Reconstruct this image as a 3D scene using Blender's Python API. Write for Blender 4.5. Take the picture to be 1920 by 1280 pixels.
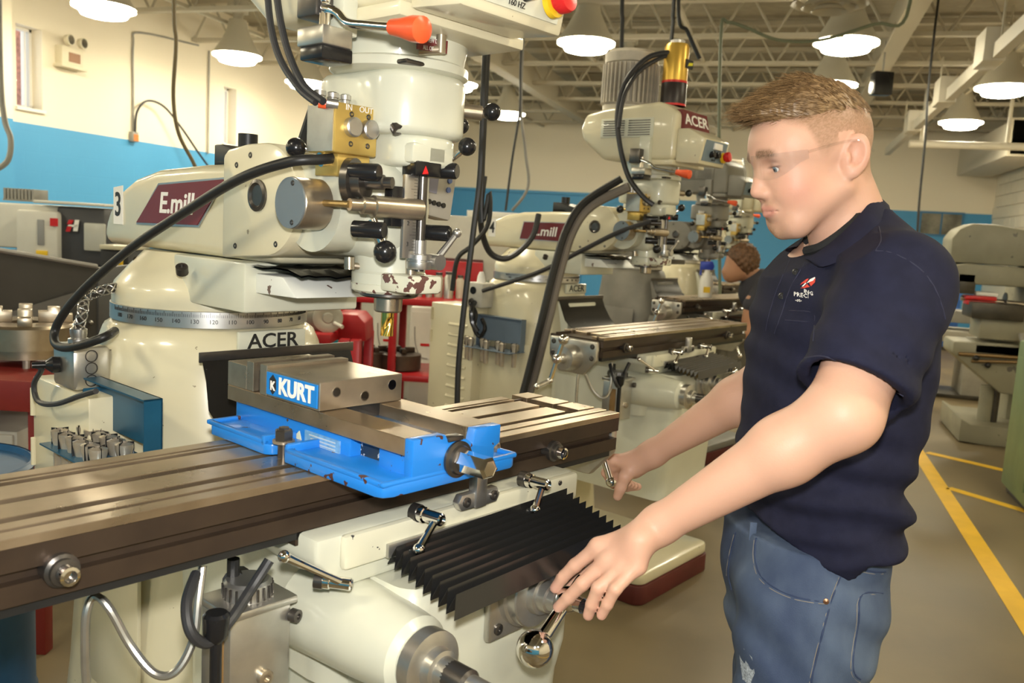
import bpy, bmesh, math, random
import numpy as np
from mathutils import Vector, Matrix

for _o in list(bpy.data.objects): bpy.data.objects.remove(_o)
scene = bpy.context.scene
COL = scene.collection
random.seed(7); np.random.seed(7)
PI = math.pi

# ------------------------------------------------------------------ camera
YAW, PITCH, ROLL, FPX, CAMH = math.radians(17), math.radians(7.4), math.radians(3.4), 1620.0, 1.52
cam_d = bpy.data.cameras.new('camera'); cam = bpy.data.objects.new('camera', cam_d); COL.objects.link(cam)
cam_d.sensor_width = 36; cam_d.lens = FPX/1920*36; cam_d.clip_start = .05
cam.matrix_world = (Matrix.Translation((0, 0, CAMH)) @ Matrix.Rotation(YAW, 4, 'Z') @
                    Matrix.Rotation(PI/2-PITCH, 4, 'X') @ Matrix.Rotation(ROLL, 4, 'Z'))
cam_d.dof.use_dof = True; cam_d.dof.focus_distance = 1.6; cam_d.dof.aperture_fstop = 7.0
scene.camera = cam

# ------------------------------------------------------------------ world, lights, exposure
world = bpy.data.worlds.new('world'); scene.world = world; world.use_nodes = True
world.node_tree.nodes['Background'].inputs[0].default_value = (1.0, .93, .80, 1)
world.node_tree.nodes['Background'].inputs[1].default_value = .2
scene.view_settings.view_transform = 'Standard'; scene.view_settings.look = 'None'
scene.view_settings.exposure = 0.0; scene.view_settings.gamma = 1.0; scene.view_settings.use_curve_mapping = False
LAMP_STRENGTH = 62.0
fl = bpy.data.lights.new('camera_flash', 'SPOT'); fl.energy = 98; fl.spot_size = math.radians(95); fl.spot_blend = .6
fl.shadow_soft_size = .03; fl.color = (1, .97, .92)
flo = bpy.data.objects.new('camera_flash', fl); COL.objects.link(flo)
flo.matrix_world = cam.matrix_world @ Matrix.Translation((0, .11, .02))

# ------------------------------------------------------------------ helpers
def at(u, v, d):
    """photo pixel at depth d (metres along the level viewing axis) -> point in the level frame of the viewer"""
    du, dv = u-960, v-640
    a = du*math.cos(ROLL)+dv*math.sin(ROLL); b = -du*math.sin(ROLL)+dv*math.cos(ROLL)
    x, yd = a/FPX, b/FPX
    fy = math.cos(PITCH)-yd*math.sin(PITCH); fz = -math.sin(PITCH)-yd*math.cos(PITCH)
    return Vector((x*d/fy, d, CAMH+fz*d/fy))
RZ17 = Matrix.Rotation(YAW, 4, 'Z')
def atw(u, v, d): return RZ17 @ at(u, v, d)

MATS = {}
def mat(name, color, rough=.5, metal=0.0, var=0.0, vscale=8.0, bump=0.0, bscale=60.0, coat=0.0, emit=None, estr=1.0,
        alpha=1.0, trans=0.0, ior=1.45, spots=None, sss=0.0, stretch=None, color2=None, spec=.5, rvar=0.0):
    if name in MATS: return MATS[name]
    m = bpy.data.materials.new(name); m.use_nodes = True; MATS[name] = m
    nt = m.node_tree; N = nt.nodes; L = nt.links; b = N['Principled BSDF']
    b.inputs['Base Color'].default_value = (*color, 1); b.inputs['Roughness'].default_value = rough
    b.inputs['Metallic'].default_value = metal; b.inputs['Coat Weight'].default_value = coat
    b.inputs['Coat Roughness'].default_value = .08; b.inputs['IOR'].default_value = ior
    b.inputs['Specular IOR Level'].default_value = spec
    if trans: b.inputs['Transmission Weight'].default_value = trans
    if alpha < 1: b.inputs['Alpha'].default_value = alpha
    if sss:
        b.inputs['Subsurface Weight'].default_value = sss; b.inputs['Subsurface Radius'].default_value = (.012, .004, .002)
        b.inputs['Subsurface Scale'].default_value = 1.0
    if emit: b.inputs['Emission Color'].default_value = (*emit, 1); b.inputs['Emission Strength'].default_value = estr
    tc = None
    def coord():
        nonlocal tc
        if tc is None:
            tc = N.new('ShaderNodeTexCoord')
            if stretch:
                mp = N.new('ShaderNodeMapping'); mp.inputs['Scale'].default_value = stretch
                L.new(tc.outputs['Object'], mp.inputs[0]); tc = mp
        return tc.outputs['Object'] if tc.bl_idname == 'ShaderNodeTexCoord' else tc.outputs[0]
    col = None
    if var or color2:
        n = N.new('ShaderNodeTexNoise'); n.inputs['Scale'].default_value = vscale; n.inputs['Detail'].default_value = 5
        L.new(coord(), n.inputs['Vector'])
        r = N.new('ShaderNodeValToRGB'); L.new(n.outputs['Fac'], r.inputs[0])
        c2 = color2 or tuple(max(0, c*(1-var)) for c in color)
        c1 = color if color2 else tuple(min(1, c*(1+var*.5)) for c in color)
        r.color_ramp.elements[0].position = .35; r.color_ramp.elements[0].color = (*c2, 1)
        r.color_ramp.elements[1].position = .65; r.color_ramp.elements[1].color = (*c1, 1)
        col = r.outputs[0]
        if rvar:
            mr = N.new('ShaderNodeMapRange'); L.new(n.outputs['Fac'], mr.inputs[0])
            mr.inputs[3].default_value = max(.02, rough-rvar); mr.inputs[4].default_value = rough+rvar
            L.new(mr.outputs[0], b.inputs['Roughness'])
    if spots:   # chips of worn paint: (scale, threshold, colour)
        n = N.new('ShaderNodeTexNoise'); n.inputs['Scale'].default_value = spots[0]; n.inputs['Detail'].default_value = 3
        L.new(coord(), n.inputs['Vector'])
        g = N.new('ShaderNodeMath'); g.operation = 'GREATER_THAN'; g.inputs[1].default_value = spots[1]; L.new(n.outputs['Fac'], g.inputs[0])
        mx = N.new('ShaderNodeMix'); mx.data_type = 'RGBA'; L.new(g.outputs[0], mx.inputs[0])
        if col: L.new(col, mx.inputs[6])
        else: mx.inputs[6].default_value = (*color, 1)
        mx.inputs[7].default_value = (*spots[2], 1); col = mx.outputs[2]
    if col: L.new(col, b.inputs['Base Color'])
    if bump:
        n = N.new('ShaderNodeTexNoise'); n.inputs['Scale'].default_value = bscale; n.inputs['Detail'].default_value = 3
        L.new(coord(), n.inputs['Vector'])
        bp = N.new('ShaderNodeBump'); bp.inputs['Strength'].default_value = bump; bp.inputs['Distance'].default_value = .002
        L.new(n.outputs['Fac'], bp.inputs['Height']); L.new(bp.outputs[0], b.inputs['Normal'])
    return m

CREAM = mat('cream_paint', (.66, .605, .425), .28, coat=.35, var=.05, vscale=5, spots=(38, .745, (.30, .25, .16)))
CREAM2 = mat('pale_cream_paint', (.61, .61, .495), .3, coat=.35, var=.05, vscale=6)
CHIPPED = mat('chipped_cream_paint', (.61, .61, .495), .35, coat=.2, spots=(55, .56, (.13, .06, .05)))
STEEL = mat('machined_steel', (.52, .45, .35), .30, .85, var=.25, vscale=14, color2=(.38, .32, .24), rvar=.08)
WORN = mat('worn_table_steel', (.47, .375, .265), .30, .85, color2=(.33, .255, .17), vscale=9, rvar=.1)
TSIDE = mat('oily_cast_iron', (.07, .048, .033), .34, .5, color2=(.05, .035, .026), vscale=10, rvar=.1)
CHROME = mat('chrome', (.82, .80, .78), .07, 1.0)
BRUSH = mat('satin_aluminium', (.55, .54, .52), .33, .9, var=.1)
DARKST = mat('dark_steel', (.12, .11, .10), .3, .8, var=.2)
BLACK = mat('black_plastic', (.012, .012, .013), .22, spec=.5)
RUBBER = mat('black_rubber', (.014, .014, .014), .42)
BELLOW = mat('oily_bellows_rubber', (.012, .012, .012), .2, spec=.7)
HOSE = mat('grey_black_hose', (.03, .03, .032), .4)
BLUEV = mat('vise_blue_paint', (.015, .19, .62), .32, coat=.3, spots=(42, .665, (.07, .03, .025)))
GOLD = mat('gold_anodised', (.62, .44, .13), .35, .7)
TIN = mat('tin_coated_cutter', (.85, .58, .13), .18, 1.0)
MAROON = mat('maroon_plate', (.16, .025, .028), .35)
WHITE = mat('white_print', (.85, .83, .78), .5)
BLACKP = mat('black_print', (.02, .02, .02), .5)
REDP = mat('red_paint', (.20, .022, .018), .4, var=.15, vscale=5)
ORANGE = mat('orange_red_plastic', (.75, .10, .03), .3)
RED = mat('red_plastic', (.62, .02, .02), .3)
YELLOW = mat('yellow_plastic', (.85, .55, .02), .4)
GREYM = mat('grey_machine_paint', (.30, .29, .26), .4, var=.15, vscale=4)
RACKB = mat('collet_rack_blue', (.02, .11, .20), .3, .3, var=.2, vscale=6)
GALV = mat('galvanised_steel', (.55, .53, .48), .3, .85, var=.2, vscale=12)

class MB:
    """collects shapes, builds one mesh object"""
    def __init__(s): s.v = []; s.f = []
    def add(s, vs, fs, M=None):
        n = len(s.v)
        s.v += [tuple(M @ Vector(p)) for p in vs] if M else [tuple(p) for p in vs]
        s.f += [tuple(i+n for i in f) for f in fs]; return s
    def addbm(s, bm, M=None):
        bm.verts.index_update(); s.add([v.co.copy() for v in bm.verts], [[v.index for v in f.verts] for f in bm.faces], M); bm.free(); return s
    def box(s, a, b, bev=0.0, M=None, seg=2):
        x0, y0, z0 = (min(a[i], b[i]) for i in range(3)); x1, y1, z1 = (max(a[i], b[i]) for i in range(3))
        bm = bmesh.new(); bmesh.ops.create_cube(bm, size=1)
        for v in bm.verts: v.co = Vector((x0+(v.co.x+.5)*(x1-x0), y0+(v.co.y+.5)*(y1-y0), z0+(v.co.z+.5)*(z1-z0)))
        if bev: bmesh.ops.bevel(bm, geom=list(bm.edges), offset=min(bev, .45*min(x1-x0, y1-y0, z1-z0)), segments=seg, affect='EDGES', profile=.5)
        return s.addbm(bm, M)
    def prism(s, poly, axis, a, b, bev=0.0, M=None, seg=2):
        """extrude a 2D polygon along axis ('x': (y,z) points, 'y': (x,z), 'z': (x,y)) from a to b"""
        bm = bmesh.new()
        mk = {'x': lambda p, t: (t, p[0], p[1]), 'y': lambda p, t: (p[0], t, p[1]), 'z': lambda p, t: (p[0], p[1], t)}[axis]
        f = bm.faces.new([bm.verts.new(mk(p, a)) for p in poly])
        r = bmesh.ops.extrude_face_region(bm, geom=[f]); d = Vector(mk((0, 0), b-a))
        bmesh.ops.translate(bm, vec=d, verts=[e for e in r['geom'] if isinstance(e, bmesh.types.BMVert)])
        bmesh.ops.recalc_face_normals(bm, faces=list(bm.faces))
        if bev:
            ed = [e for e in bm.edges if len(e.link_faces) == 2 and e.calc_face_angle(0) > .5]
            bmesh.ops.bevel(bm, geom=ed, offset=bev, segments=seg, affect='EDGES', profile=.5)
        return s.addbm(bm, M)
    def cyl(s, p0, p1, r0, r1=None, seg=24, caps=True):
        r1 = r0 if r1 is None else r1
        return s.lathe([(r0, 0), (r1, (Vector(p1)-Vector(p0)).length)], p0, Vector(p1)-Vector(p0), seg, caps)
    def lathe(s, prof, org=(0, 0, 0), axis=(0, 0, 1), seg=28, caps=True):
        org = Vector(org); q = Vector((0, 0, 1)).rotation_difference(Vector(axis).normalized())
        vs = []; fs = []; n = len(prof)
        for r, h in prof:
            for k in range(seg):
                a = 2*PI*k/seg; vs.append(org+q @ Vector((r*math.cos(a), r*math.sin(a), h)))
        for i in range(n-1):
            for k in range(seg):
                k2 = (k+1) % seg; fs.append((i*seg+k, i*seg+k2, (i+1)*seg+k2, (i+1)*seg+k))
        if caps:
            if prof[0][0] > 1e-6: fs.append(tuple(reversed(range(seg))))
            if prof[-1][0] > 1e-6: fs.append(tuple((n-1)*seg+k for k in range(seg)))
        return s.add(vs, fs)
    def sph(s, c, r, seg=20, scale=(1, 1, 1)):
        bm = bmesh.new(); bmesh.ops.create_uvsphere(bm, u_segments=seg, v_segments=max(6, seg//2), radius=1)
        for v in bm.verts: v.co = Vector(c)+Vector((v.co.x*r*scale[0], v.co.y*r*scale[1], v.co.z*r*scale[2]))
        return s.addbm(bm)
    def tube(s, pts, r, seg=8, sub=8, closed=False):
        P = [Vector(p) for p in pts]
        if sub > 1 and len(P) > 2: P = catmull(P, sub)
        n = len(P); vs = []; fs = []; nrm = None
        for i in range(n):
            t = (P[min(i+1, n-1)]-P[max(i-1, 0)]).normalized()
            if nrm is None:
                nrm = t.orthogonal().normalized()
            else: nrm = (nrm-t*nrm.dot(t)).normalized()
            bn = t.cross(nrm); rr = r(i/(n-1)) if callable(r) else r
            for k in range(seg):
                a = 2*PI*k/seg; vs.append(P[i]+(nrm*math.cos(a)+bn*math.sin(a))*rr)
        for i in range(n-1):
            for k in range(seg): fs.append((i*seg+k, i*seg+(k+1) % seg, (i+1)*seg+(k+1) % seg, (i+1)*seg+k))
        fs += [tuple(reversed(range(seg))), tuple((n-1)*seg+k for k in range(seg))]
        return s.add(vs, fs)
    def obj(s, name, m, parent=None, smooth=True, ang=35):
        me = bpy.data.meshes.new(name); me.from_pydata(s.v, [], s.f)
        bm = bmesh.new(); bm.from_mesh(me); bmesh.ops.recalc_face_normals(bm, faces=list(bm.faces)); bm.to_mesh(me); bm.free()
        me.materials.append(m)
        if smooth:
            me.polygons.foreach_set('use_smooth', [True]*len(me.polygons)); me.set_sharp_from_angle(angle=math.radians(ang))
        o = bpy.data.objects.new(name, me); COL.objects.link(o); o.parent = parent
        return o

def catmull(P, sub):
    out = []; n = len(P)
    for i in range(n-1):
        p0, p1, p2, p3 = P[max(i-1, 0)], P[i], P[i+1], P[min(i+2, n-1)]
        for k in range(sub):
            t = k/sub
            out.append(.5*((2*p1)+(p2-p0)*t+(2*p0-5*p1+4*p2-p3)*t*t+(3*p1-p0-3*p2+p3)*t**3))
    out.append(P[-1]); return out
def empty(name, loc=(0, 0, 0), rz=0.0):
    o = bpy.data.objects.new(name, None); o.empty_display_size = .1; COL.objects.link(o)
    o.location = loc; o.rotation_euler = (0, 0, rz); return o
def tag(o, label, cat, group=None):
    o['label'] = label; o['category'] = cat
    if group: o['group'] = group
    return o
def struct(o): o['kind'] = 'structure'; return o
def text(name, body, size, origin, xdir, ydir, m, parent=None, depth=.0008, bold=0.0, align='CENTER', sx=1.0, shear=0.0):
    c = bpy.data.curves.new(name, 'FONT'); c.body = body; c.size = size; c.extrude = depth; c.offset = bold
    c.align_x = align; c.align_y = 'CENTER'; c.shear = shear; c.resolution_u = 3
    t = bpy.data.objects.new('tmp', c); COL.objects.link(t)
    me = bpy.data.meshes.new_from_object(t.evaluated_get(bpy.context.evaluated_depsgraph_get()))
    bpy.data.objects.remove(t); me.name = name; me.materials.clear(); me.materials.append(m)
    X = Vector(xdir).normalized(); Y = Vector(ydir); Y = (Y-X*Y.dot(X)).normalized(); Z = X.cross(Y)
    M = Matrix((X*sx, Y, Z)).transposed().to_4x4(); M.translation = Vector(origin)
    me.transform(M)
    o = bpy.data.objects.new(name, me); COL.objects.link(o); o.parent = parent; return o
def copy_tree(o, parent=None):
    c = o.copy(); COL.objects.link(c); c.parent = parent
    for ch in list(o.children): copy_tree(ch, c)
    return c
# ------------------------------------------------------------------ the room
XL, XR, YF, YB, ZJ, ZD, ZB = -7.7, 3.65, 18.4, -3.5, 3.72, 4.25, 2.32
FLOOR = mat('concrete_floor', (.20, .155, .085), .42, color2=(.125, .096, .054), vscale=.9, bump=.05, bscale=30, rvar=.08)
WALLC = mat('cream_block_wall', (.89, .81, .65), .6)
WALLB = mat('blue_block_wall', (.075, .33, .62), .5)
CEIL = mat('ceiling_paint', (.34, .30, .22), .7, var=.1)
JOIST = mat('joist_paint', (.50, .45, .34), .6)
def add_blocks(m):
    nt = m.node_tree; N = nt.nodes; L = nt.links
    tc = N.new('ShaderNodeTexCoord'); sp = N.new('ShaderNodeSeparateXYZ'); L.new(tc.outputs['Object'], sp.inputs[0])
    ad = N.new('ShaderNodeMath'); L.new(sp.outputs[0], ad.inputs[0]); L.new(sp.outputs[1], ad.inputs[1])
    cb = N.new('ShaderNodeCombineXYZ'); L.new(ad.outputs[0], cb.inputs[0]); L.new(sp.outputs[2], cb.inputs[1])
    br = N.new('ShaderNodeTexBrick'); L.new(cb.outputs[0], br.inputs[0]); br.inputs['Scale'].default_value = 1
    br.inputs['Brick Width'].default_value = .406; br.inputs['Row Height'].default_value = .2032; br.inputs['Mortar Size'].default_value = .006
    bp = N.new('ShaderNodeBump'); bp.inputs['Strength'].default_value = .35; bp.inputs['Distance'].default_value = .01; bp.invert = True
    L.new(br.outputs['Fac'], bp.inputs['Height']); L.new(bp.outputs[0], N['Principled BSDF'].inputs['Normal'])
add_blocks(WALLC); add_blocks(WALLB)

struct(MB().box((XL-.2, YB-.2, -.1), (XR+.2, YF+.2, 0)).obj('floor', FLOOR, smooth=False))
YLINE = mat('floor_line_yellow', (.72, .43, .02), .5, var=.1, vscale=6)
def line(x0, y0, x1, y1, w, nm):
    d = Vector((x1-x0, y1-y0, 0)); n = Vector((-d.y, d.x, 0)).normalized()*w/2; a = Vector((x0, y0, 0)); b = Vector((x1, y1, 0))
    vs = [a-n, b-n, b+n, a+n]; o = MB().add([v+Vector((0, 0, .0005)) for v in vs]+[v+Vector((0, 0, .002)) for v in vs],
        [(3, 2, 1, 0), (4, 5, 6, 7), (0, 1, 5, 4), (1, 2, 6, 5), (2, 3, 7, 6), (3, 0, 4, 7)]).obj(nm, YLINE, smooth=False)
    return struct(o)
line(1.13, -3, 1.13, 16, .1, 'trim_1'); line(1.18, 6.16, 1.85, 5.57, .075, 'trim_2'); line(1.2, 7.2, 1.95, 6.72, .085, 'trim_3')
# walls: blue dado below, cream above
def wall(name, a, b):
    lo = struct(MB().box(a, (b[0], b[1], ZB)).obj(name, WALLB, smooth=False))
    MB().box((a[0], a[1], ZB), b).obj('upper_wall', WALLC, lo, smooth=False); return lo
# left wall with two window openings
WIN = [(7.20, 7.53, 2.48, 3.31), (10.66, 10.96, 2.48, 3.27)]
lw = struct(MB().box((XL-.25, YB, 0), (XL, YF, ZB)).obj('wall_left', WALLB, smooth=False))
mb = MB(); ys = [YB]+[t for w in WIN for t in w[:2]]+[YF]
for i in range(0, len(ys), 2): mb.box((XL-.25, ys[i], ZB), (XL, ys[i+1], ZD))
for w in WIN: mb.box((XL-.25, w[0], ZB), (XL, w[1], w[2])).box((XL-.25, w[0], w[3]), (XL, w[1], ZD))
mb.obj('upper_wall', WALLC, lw, smooth=False)
MB().box((XL, 6.15, 0), (XL+.22, 6.95, ZB)).obj('pilaster', WALLB, lw, smooth=False)
MB().box((XL, 6.15, ZB), (XL+.22, 6.95, ZD)).obj('pilaster_top', WALLC, lw, smooth=False)
BRICK = mat('outside_brick', (.36, .15, .10), .8, var=.4, vscale=30)
SKYW = mat('outside_daylight', (.9, .95, 1), .5, emit=(.85, .93, 1), estr=2.2)
WHT = mat('window_white', (.82, .80, .76), .4)
GLASS = mat('window_glass', (1, 1, 1), .02, trans=1, ior=1.1)
for i, w in enumerate(WIN):
    f = struct(MB().box((XL-.2, w[0], w[2]), (XL-.14, w[0]+.03, w[3])).box((XL-.2, w[1]-.03, w[2]), (XL-.14, w[1], w[3]))
        .box((XL-.2, w[0], w[2]), (XL-.14, w[1], w[2]+.03)).box((XL-.2, w[0], w[3]-.03), (XL-.14, w[1], w[3]))
        .box((XL-.2, w[1]-.085, w[2]), (XL-.15, w[1]-.065, w[3])).obj('window_%d' % (i+1), WHT, smooth=False))
    MB().box((XL-.175, w[0]+.03, w[2]+.03), (XL-.17, w[1]-.03, w[3]-.03)).obj('pane', GLASS, f, smooth=False)
    MB().box((XL-.14, w[0]-.02, w[2]-.035), (XL+.03, w[1]+.02, w[2])).obj('window_sill', WHT, f, smooth=False)
    MB().box((XL-.9, w[0]-1.4, w[2]-.9), (XL-.88, w[1]+1.6, w[3]+.9)).obj('daylight', SKYW, f, smooth=False)
    MB().box((XL-.62, w[1]+.22, w[2]-.6), (XL-.40, w[1]+.55, w[3]+.7)).obj('outside_brickwork', BRICK, f, smooth=False)
wall('wall_back', (XL-.25, YF, 0), (XR+.25, YF+.25, ZD))
wall('wall_front', (XL-.25, YB-.25, 0), (XR+.25, YB, ZD))
rw = struct(MB().box((XR+.03, YB, 0), (XR+.25, YF, ZD)).obj('wall_right', WALLC, smooth=False))
# painted blocks of the right wall, one by one where they show, plain coursing before that
bl = MB().box((XR, 0, 0), (XR+.035, .398, .195), .004, seg=1).obj('block', WALLC, rw); k = 0
for r in range(int(1.6//.203), int(ZD//.203)):
    for c in range(17):
        y = 11.6+c*.406+(r % 2)*.203
        if y+.4 > YF: continue
        o = bl if k == 0 else bl.copy()
        if k: COL.objects.link(o)
        o.location = (0, y, r*.2032); k += 1
MB().box((XR, YB, 0), (XR+.035, 11.5, ZD)).box((XR, 11.5, 0), (XR+.035, YF, 1.62)).obj('near_wall_face', WALLC, rw, smooth=False)
# dark pane window in the far blue wall
w3 = struct(MB().box((2.42, YF-.03, 1.86), (3.2, YF, 2.33)).obj('window_3', mat('dark_blue_frame', (.05, .2, .4), .5), smooth=False))
DGL = mat('dark_window_pane', (.10, .10, .08), .1, color2=(.26, .25, .2), vscale=4)
MB().box((2.46, YF-.04, 1.9), (2.8, YF-.03, 2.29)).obj('pane', DGL, w3, smooth=False); MB().box((2.83, YF-.04, 1.9), (3.16, YF-.03, 2.29)).obj('pane', DGL, w3, smooth=False)
for i, x in enumerate((-6.4, -4.2, -3.0)): MB().box((x, YF-.04, 0), (x+.05, YF, ZB+.03)).obj('seam_strip', WALLB, bpy.data.objects['wall_back'], smooth=False)
MB().box((XL, YF-.06, ZB), (-2.2, YF, ZB+.06)).obj('cap_rail', WALLB, bpy.data.objects['wall_back'], smooth=False)
# ceiling deck, bar joists, girders
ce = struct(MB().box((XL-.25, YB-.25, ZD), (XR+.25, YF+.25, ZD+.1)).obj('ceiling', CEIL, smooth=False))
mb = MB().box((XL, -.05, ZJ), (XR, .05, ZJ+.045)).box((XL, -.06, ZD-.06), (XR, .06, ZD-.005))
n = 20; dx = (XR-XL)/n
for i in range(n):
    x = XL+i*dx
    mb.cyl((x, 0, ZJ+.02), (x+dx/2, 0, ZD-.03), .016, seg=6).cyl((x+dx/2, 0, ZD-.03), (x+dx, 0, ZJ+.02), .016, seg=6)
j0 = mb.obj('joist', JOIST, ce); j0.location = (0, 1.0, 0)
for i in range(1, 12):
    o = j0.copy(); COL.objects.link(o); o.location = (0, 1.0+i*1.5, 0)
for x in (-3.9, .9): MB().box((x-.09, YB, ZJ-.1), (x+.09, YF, ZJ-.07)).box((x-.02, YB, ZJ-.07), (x+.02, YF, ZJ+.4)).obj('girder', JOIST, ce, smooth=False)
for x in (-6.6, -5.2, -2.6, -1.2, 2.2): MB().box((x-.02, YB, ZJ+.02), (x+.02, YF, ZJ+.06)).obj('bridging_bar', JOIST, ce, smooth=False)
for i in range(24): MB().box((XL, YB+i*.92, ZD-.035), (XR, YB+i*.92+.08, ZD)).obj('deck_rib', CEIL, ce, smooth=False)
# busway with white tap boxes running down the room, pipe and duct
BOXW = mat('white_tap_box', (.66, .61, .50), .5)
bw = tag(empty('busway', (1.5, 8, 3.15)), 'long white busway trunking with tap boxes hung below the ceiling', 'trunking')
MB().box((-.04, -4, -.03), (.04, 8, .09)).obj('trunking', BOXW, bw, smooth=False)
for y in (-1.7, .25, 2.4, 4.8): MB().box((-.11, y-.2, -.05), (.06, y+.2, .22), .01).obj('tap_box', BOXW, bw)
for y in (-3, 0, 3, 6): MB().cyl((0, y, .09), (0, y, ZJ-3.15), .01, seg=6).obj('hanger_rod', JOIST, bw)
p = tag(empty('ceiling_pipe', (1.5, 13.2, 3.0)), 'white horizontal pipe hung across the right end of the hall', 'pipe')
MB().cyl((0, 0, 0), (XR-1.5-.02, 0, 0), .05, seg=12).obj('pipe_run', BOXW, p)
for x in (.15, 1.2, 2.0): MB().cyl((x, 0, .04), (x, 0, ZJ-3.0+.05), .025, seg=8).obj('pipe_hanger', BOXW, p)
d = tag(empty('air_duct', (XR-.7, 14.2, 3.0)), 'pale rectangular air duct high along the right block wall', 'duct')
MB().box((0, 0, 0), (.6, 4.0, .5), .01).obj('duct_body', BOXW, d); MB().box((-.02, .0, -.02), (.62, .06, .52)).obj('duct_flange', JOIST, d)
v = tag(empty('air_diffuser', atw(1555, 8, 7.2)), 'round ringed air diffuser on the ceiling', 'diffuser')
for r, z in ((.30, 0), (.22, -.03), (.14, -.06)): MB().lathe([(r, 0), (r-.05, .05), (r-.055, .05), (r-.01, 0)], (0, 0, z), seg=32, caps=False).obj('ring', JOIST, v)
MB().cyl((0, 0, .0), (0, 0, ZJ-v.location.z+.3), .12, seg=16).obj('duct_neck', JOIST, v)
# high-bay lamps
LENS = mat('lamp_lens', (1, .95, .8), .4, emit=(1, .90, .66), estr=LAMP_STRENGTH)
SHADE = mat('lamp_shade', (.50, .46, .36), .45)
L0 = empty('high_bay_lamp')
MB().lathe([(.05, .50), (.10, .49), (.13, .36), (.20, .22), (.275, .10), (.29, .06), (.285, .06), (.265, .10), (.19, .22), (.12, .36)], seg=32, caps=False).obj('lamp_shade', SHADE, L0)
MB().lathe([(.0, -.015), (.16, -.012), (.205, .0), (.225, .035), (.285, .07), (.285, .08), (0, .08)], seg=32).obj('lens', LENS, L0)
MB().cyl((0, 0, .5), (0, 0, .56), .06).box((-.09, -.09, .56), (.09, .09, .72), .01).cyl((0, 0, .72), (0, 0, .98), .012, seg=8).obj('ballast', SHADE, L0)
spots = [(-6.38, 6.97, 'large lamp with glowing lens hung at the upper left corner'), (-6.45, 9.18, 'lamp with glowing lens hung left of the mill motor housing'),
 (-2.05, 8.6, 'lamp with glowing lens just above the finned motor'), (-4.5, 13.73, 'small distant lamp with glowing lens behind the black ball handle'),
 (.36, 8.65, 'lamp with glowing lens above the head of the man, nearer one'), (.34, 10.84, 'lamp with glowing lens touching the hair of the man, farther one'),
 (2.13, 10.94, 'lamp with glowing lens at the right edge'), (2.2, 13.76, 'smaller distant lamp with glowing lens above the pipe at right'),
 (-4.35, 11.0, 'lamp mostly hidden behind the gear housing of the near mill, a sliver at its right'), (-6.6, 11.0, 'lamp mostly hidden at the left of the near mill gear housing'),
 (-2.05, 13.73, 'lamp hidden behind the gold canister base of mill number 4'), (-2.05, 10.9, 'lamp hidden behind the finned motor of mill number 4'), (-4.4, 8.6, 'lamp hidden behind the head of the near mill'), (-6.4, 13.73, 'distant lamp hidden behind the gold valve block')]
for i, (x, y, l) in enumerate(spots):
    o = L0 if i == 0 else copy_tree(L0); o.location = (x, y, 3.30); tag(o, l, 'lamp', 'high bay lamps under the ceiling')
for x, y in ((-6.4, 4.6), (-6.4, 2.2), (-2.05, 4.0), (-2.05, -.8), (1.9, 4.2), (1.9, 1.2), (1.9, -1.8), (-4.4, -1.5), (-6.4, -.4)):  # unseen lamps outside the view, there for the light they give
    o = copy_tree(L0); o.location = (x, y, 3.30); tag(o, 'unseen lamp with glowing lens out of the picture, there for its light', 'lamp', 'high bay lamps under the ceiling')
# emergency light unit on the left wall
e = tag(empty('emergency_light', (XL, 7.85, 3.12)), 'cream emergency light with two round heads on the left wall', 'emergency light')
ECR = mat('cream_plastic', (.72, .66, .50), .4)
MB().box((0, -.15, -.12), (.10, .15, .08), .01).obj('housing', ECR, e); MB().box((-.0, -.18, -.15), (.13, .18, -.12), .005).obj('shelf', ECR, e)
MB().box((.10, -.06, -.08), (.104, .10, .02)).obj('battery_label', mat('brown_label', (.30, .14, .06), .5), e)
for y in (-.085, .10):
    h = MB().lathe([(.02, -.02), (.055, .01), (.06, .06), (.055, .062)], (.09, y, .14), (1, .1, .05), seg=20).obj('lamp_head', ECR, e)
    MB().cyl((.148, y+.006, .143), (.155, y+.007, .143), .05).obj('reflector', CHROME, h)
# conduit with outlet boxes and a looping cable on the left wall
c = tag(empty('wall_conduit', (XL, 8.86, 2.36)), 'thin conduit with orange outlet box and looping grey cable on left wall', 'conduit')
MB().tube([(.02, 0, 0), (.02, 0, .6), (.02, 0, 1.1), (.02, .12, 1.25), (.03, 1.2, 1.33)], .012, sub=5).obj('conduit_pipe', GREYM, c)
MB().box((0, -.05, -.06), (.06, .05, .06), .005).obj('outlet_box', GREYM, c); MB().box((.06, -.035, -.05), (.065, .045, .03)).obj('cover_plate', mat('orange_cover', (.6, .2, .05), .5), c)
MB().tube([(.05, .0, .05), (.06, .02, .3), (.1, .15, .45), (.14, .4, .42), (.2, .65, .2), (.25, .95, -.1), (.25, 1.25, -.32), (.3, 1.6, -.6), (.3, 1.9, -1.5)], .014, sub=6).obj('cable', HOSE, c)
c2 = tag(MB().tube([(XL+.02, 10.3, 2.3), (XL+.02, 10.3, ZJ-.05)], .012, sub=1).obj('conduit_pipe', GREYM), 'thin vertical conduit on left wall beside the second narrow window', 'conduit')
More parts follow.
